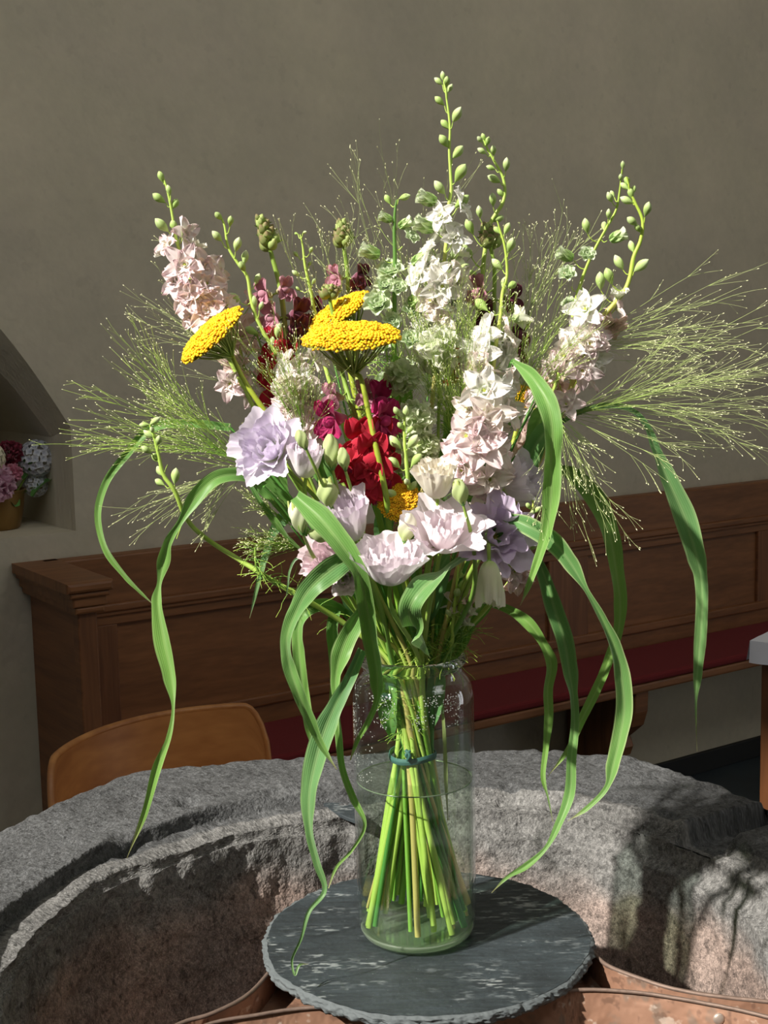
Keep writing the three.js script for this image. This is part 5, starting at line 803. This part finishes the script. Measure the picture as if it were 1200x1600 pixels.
grassBlade('narrow grass blade running down right from the left twisted blade', [[384, 744, 0.09, 6], [408, 786, 0.09, 8], [432, 818, 0.09, 12], [452, 842, 0.085, 7], [478, 866, 0.08, 2]], { tone: [G.leaf, G.leafPale] });
grassBlade('broad grass blade rising behind the front blooms at the left', [[388, 744, 0.085, 10], [415, 762, 0.085, 30], [440, 784, 0.08, 30], [470, 820, 0.07, 20], [520, 890, 0.05, 10], [560, 960, 0.04, 6]], { tone: [G.leaf, G.leafPale], rim: 0.1 });
grassBlade('dry straw-coloured grass blade standing inside the jar right of the stems', [[690, 1085, 0.02, 4], [694, 1140, 0.025, 6], [696, 1200, 0.03, 7], [700, 1282, 0.03, 2]], { tone: [lin(0xc9b780), lin(0xd8c992)] });
grassBlade('thin curled grass tendril left of the front blooms', [[478, 869, 0.1, 3], [462, 874, 0.1, 4], [453, 892, 0.1, 4], [450, 912, 0.1, 3], [447, 932, 0.1, 1]], { tone: [G.leaf, G.leafPale] });
grassBlade('narrow grass blade standing out of the jar mouth at the centre', [[636, 1034, 0.03, 12], [628, 995, 0.05, 16], [614, 965, 0.06, 8], [596, 955, 0.06, 2]], { tone: [G.leaf, G.leafPale] });

// ---------------------------------------------------------------- airy grass panicles
const dense = [lin(0x7fae38), lin(0xb4cb62)];
panicle({ seed: 81, label: 'largest feathery grass panicle fanning out to the right', base: [880, 650, 0.01], tip: [1185, 575, 0.05], n: 44, spread: 0.62, hang: 0.22, via: [[800, 720, 0], [720, 880, 0]] });
panicle({ seed: 82, label: 'upper right grass panicle with long stray seed tips', base: [862, 560, -0.02], tip: [1150, 460, 0.02], n: 20, spread: 0.5, hang: 0.22, via: [[810, 680, -0.02], [720, 880, 0]] });
panicle({ seed: 83, label: 'grass panicle spilling down at the right in front of the pew top', base: [845, 615, 0.07], tip: [960, 790, 0.17], n: 22, spread: 0.62, hang: 0.3, via: [[800, 700, 0.05], [720, 880, 0.02]] });
panicle({ seed: 84, label: 'grass panicle behind the upper right larkspurs with upright tips', base: [815, 530, -0.05], tip: [865, 350, -0.04], n: 20, spread: 0.5, hang: 0.05, via: [[780, 660, -0.04], [710, 860, -0.01]] });
panicle({ seed: 85, label: 'largest feathery grass panicle fanning out to the left', base: [402, 735, 0.05], tip: [165, 610, 0.06], n: 52, spread: 0.62, hang: 0.1, tone: dense, via: [[470, 800, 0.04], [560, 920, 0.02]] });
panicle({ seed: 86, label: 'grass panicle low at the left with sparse drooping tips', base: [400, 725, 0.06], tip: [230, 800, 0.1], n: 18, spread: 0.5, hang: 0.2, via: [[470, 800, 0.05], [560, 920, 0.02]] });
panicle({ seed: 87, label: 'upper left grass panicle spreading behind the pink larkspur', base: [440, 620, -0.04], tip: [240, 470, -0.05], n: 20, spread: 0.6, hang: 0.14, via: [[500, 760, -0.03], [590, 900, 0]] });
panicle({ seed: 88, label: 'grass panicle rising between the two scaly snapdragon tips', base: [520, 560, -0.05], tip: [505, 320, -0.06], n: 20, spread: 0.5, hang: 0.02, via: [[560, 720, -0.03], [610, 880, 0]] });
panicle({ seed: 89, label: 'dense green grass panicle left of the blush spire', base: [728, 740, 0.06], tip: [700, 500, 0.09], n: 90, spread: 0.36, hang: 0.03, tone: dense, seedC: lin(0xc7d878), via: [[700, 860, 0.04]] });
panicle({ seed: 90, label: 'pale grass panicle veiling the blush flowers at the left', base: [478, 700, 0.1], tip: [450, 520, 0.13], n: 36, spread: 0.55, hang: 0.03, tone: dense, via: [[520, 800, 0.08], [580, 920, 0.03]] });
panicle({ seed: 91, label: 'small grass tuft at the lower left before the pew', base: [478, 858, 0.07], tip: [392, 842, 0.09], n: 34, spread: 0.42, hang: 0.06, tone: dense, via: [[520, 900, 0.05], [575, 960, 0.03]] });
panicle({ seed: 92, label: 'thin grass sprig beside the small left tuft', base: [455, 822, 0.08], tip: [390, 770, 0.09], n: 14, spread: 0.4, hang: 0.02, tone: dense });
panicle({ seed: 93, label: 'grass panicle over the right of the blush spire', base: [790, 690, 0.03], tip: [850, 480, 0.05], n: 50, spread: 0.6, hang: 0.06, tone: dense, via: [[740, 800, 0.03], [700, 900, 0.02]] });
panicle({ seed: 94, label: 'grass panicle behind the central pincushion heads', base: [640, 640, -0.03], tip: [590, 300, -0.06], n: 24, spread: 0.4, hang: 0.02, via: [[640, 780, -0.02]] });

panicle({ seed: 95, label: 'dense green grass panicle under the largest yarrow plate', base: [600, 790, 0.02], tip: [585, 560, 0.03], n: 40, spread: 0.5, hang: 0.04, tone: dense, via: [[620, 880, 0.02]] });
panicle({ seed: 96, label: 'fine grass panicle between the tall spire and the pincushion heads', base: [668, 620, -0.02], tip: [690, 400, 0.0], n: 34, spread: 0.6, hang: 0.04, tone: dense, via: [[660, 780, -0.01]] });

// ---------------------------------------------------------------- feathery green and inner leaves
feathers({ seed: 101, label: 'feathery green sprig on the drooping stem at the left', line: [[398, 855, 0.09], [402, 890, 0.09], [420, 904, 0.08], [470, 932, 0.07], [540, 975, 0.04]].slice(0, 5), n: 60, len: 46 });
feathers({ seed: 102, label: 'feathery green foliage at the centre of the jar mouth', line: [[655, 985, 0.05], [660, 1010, 0.05], [655, 1040, 0.045]], n: 90, len: 40 });
feathers({ seed: 103, label: 'feathery green foliage over the right side of the jar lip', line: [[735, 985, 0.04], [715, 1000, 0.045], [700, 1020, 0.045], [690, 1040, 0.04]], n: 80, len: 60 });
feathers({ seed: 104, label: 'fine green threads inside the heart of the bouquet', line: [[700, 640, 0.0], [705, 700, 0.02], [690, 780, 0.02], [670, 880, 0.02]], n: 150, len: 60 });
feathers({ seed: 106, label: 'fine green threads behind the crimson snapdragon', line: [[600, 520, -0.02], [610, 600, -0.01], [620, 700, 0.01], [640, 860, 0.02]], n: 170, len: 60 });
feathers({ seed: 105, label: 'fine green threads behind the left yarrow', line: [[400, 520, -0.04], [430, 600, -0.03], [480, 700, -0.02], [560, 880, 0]], n: 120, len: 50 });
feathers({ seed: 107, label: 'fine green threads pressed inside the jar under its shoulder', line: [[600, 1060, 0.02], [618, 1090, 0.02], [630, 1130, 0.015], [640, 1165, 0.01]], n: 90, len: 44 });
// broad leaves that fill the inside of the bunch
seed(120);
const INNER = [[600, 960, 'left of centre under the front bowl'], [640, 985, 'in the middle of the jar mouth'], [690, 960, 'under the wide pink bloom'], [570, 930, 'under the crossing grass blade'], [735, 930, 'behind the nodding bell'], [660, 930, 'deep behind the front bowl'], [560, 880, 'behind the frilly pink-white bloom'], [720, 800, 'behind the cream rose bloom'], [600, 820, 'under the crimson snapdragon'], [520, 720, 'deep behind the green buds'], [660, 760, 'behind the golden tuft'], [790, 720, 'deep behind the trumpet bloom'], [640, 600, 'deep behind the green pincushion bloom'], [590, 690, 'deep behind the crimson snapdragon'], [700, 690, 'deep behind the dense green grass'], [820, 680, 'behind the broad ribbed grass blade'], [450, 720, 'behind the largest lavender bloom'], [612, 1100, 'folded inside the jar at the left of the stems'], [672, 1090, 'folded inside the jar at the right of the stems'], [610, 1000, 'standing at the left of the jar mouth'], [668, 1000, 'behind the curved blade over the jar mouth'], [705, 985, 'at the right of the jar mouth under the small blossom stem']];
for (const [x, y, where] of INNER) {
  const z = y > 1040 ? 0.01 : rr(-0.03, 0.04), a = rr(-0.5, 0.5), len = rr(60, 100), root = thing('lisianthus_leaf', 'green lance-shaped leaf ' + where, 'leaf', at(x, y + 40, z)), dx = y > 1040 ? (x - 640) * 0.5 : Math.sin(a + (x - 640) * 0.006) * len;
  part(root, 'leaf_blade', blade([[x, y + 55, z, 8], [x + dx * 0.3, y + 15, z + 0.01, 34], [x + dx * 0.6, y - len * 0.4, z + 0.02, 30], [x + dx, y - len * 0.8, z + 0.02, 2]], { tone: [G.leaf, G.leafPale], rim: 0.05, fold: 0.35 }), leafMat);
}

// ---------------------------------------------------------------- niche: brass pot with a small posy
{
  const pc = W(0.305, 1.19, -0.17), root = thing('brass_pot', 'round brass flower pot standing on the sill of the wall niche', 'pot', pc.clone());
  const prof = [[0.0001, 0.004], [0.06, 0.004], [0.066, 0.01], [0.076, 0.05], [0.083, 0.105], [0.086, 0.11], [0.085, 0.115], [0.08, 0.114], [0.074, 0.06], [0.06, 0.02], [0.0001, 0.02]];
  part(root, 'bowl', new THREE.LatheGeometry(prof.map(([r, y]) => new THREE.Vector2(r, y)), 48).translate(pc.x, pc.y, pc.z), brassMat);
  const rim = new THREE.TorusGeometry(0.085, 0.003, 8, 48); rim.rotateX(Math.PI / 2); part(root, 'rim', rim.translate(pc.x, pc.y + 0.112, pc.z), brassMat);
  // flower heads: [s, y, off, radius, inner colour, outer colour, kind, label]
  const heads = [
    [0.285, 1.325, -0.1, 0.056, 0xd49ab8, 0xe6bcd0, 0, 'dusty pink carnation at the front of the niche posy'],
    [0.345, 1.352, -0.12, 0.026, 0xd67a98, 0xe69fb4, 0, 'small bright pink carnation in the niche posy'],
    [0.275, 1.395, -0.12, 0.05, 0xdcdab0, 0xf0ead0, 1, 'cream hydrangea cluster in the niche posy'],
    [0.35, 1.405, -0.15, 0.036, 0x7a1c34, 0x962c46, 0, 'dark wine-red bloom in the niche posy'],
    [0.425, 1.385, -0.15, 0.052, 0xc4cada, 0xe6e9f0, 1, 'bluish white hydrangea cluster, upper right in the niche posy'],
    [0.425, 1.31, -0.17, 0.036, 0xc4cada, 0xe6e9f0, 1, 'bluish white blossom cluster hanging at the right of the brass pot'],
    [0.27, 1.455, -0.15, 0.04, 0xd6a0b4, 0xe8c0d0, 0, 'pink bloom on top of the niche posy'],
  ];
  heads.forEach(([s, y, off, R, A, B, kind, label], k) => {
    seed(200 + k); const c = W(s, y, off), foot = W(0.305 + (s - 0.305) * 0.4, 1.27, -0.17), h = thing(kind ? 'hydrangea' : 'carnation', label, 'flower', foot), g = [], a = lin(A), b2 = lin(B);
    const N = kind ? 70 : 80;
    for (let i = 0; i < N; i++) {
      const yy = 1 - (i + 0.5) / N * 1.7, r = Math.sqrt(Math.max(0, 1 - yy * yy)), an = i * 2.39996, d = V(Math.cos(an) * r, yy, Math.sin(an) * r);
      if (kind) for (let p = 0; p < 4; p++) { const t = petal(R * 0.24, R * 0.24, { az: p * 1.571 + i, tilt: 1.2, bend: 0.3, wave: 0.03, base: a, col: b2, nu: 2, nv: 3 }); t.applyQuaternion(facing(d)); t.translate(d.x * R * 0.9, d.y * R * 0.9, d.z * R * 0.9); g.push(t); }
      else { const sz = R * rr(0.5, 0.62), t = petal(sz, sz, { az: rr(0, 6), tilt: rr(-0.2, 0.4), bend: 0.6, wave: 0.2, k: 5, base: a, col: mixc(a, b2, 0.5), edge: b2, nu: 5, nv: 4 }); t.applyQuaternion(facing(d)); t.translate(d.x * R * 0.45, d.y * R * 0.45, d.z * R * 0.45); g.push(t); }
    }
    const m = placed(h, 'flower_head', merge(g), petalMat, c, facing(DN.clone().add(V(0, 0.5, 0)))); m.userData.kind = 'stuff';
    part(h, 'stem', tube(curve([c, c.clone().lerp(foot, 0.5), foot], 8), 0.003, 6, G.stem), stemMat);
  });
  [[0.39, 1.31, -0.11, 'right under the bluish clusters'], [0.37, 1.36, -0.13, 'between the pink and bluish blooms'], [0.33, 1.29, -0.08, 'over the pot rim']].forEach(([s, y, off, where], k) => {
    seed(220 + k); const c = W(s, y, off), root2 = thing('posy_leaf', 'green leaf in the niche posy ' + where, 'leaf', W(0.32, 1.28, -0.15));
    const g = petal(0.08, 0.045, { az: 0, tilt: 0.5, bend: 0.9, cup: 0.2, wave: 0.02, base: G.leaf, col: G.leaf, nu: 6, nv: 8 }); g.rotateY(0.59 + k); part(root2, 'leaf_blade', g.translate(c.x, c.y - 0.03, c.z - 0.02), leafMat);
  });
}

renderer.render(scene, camera);
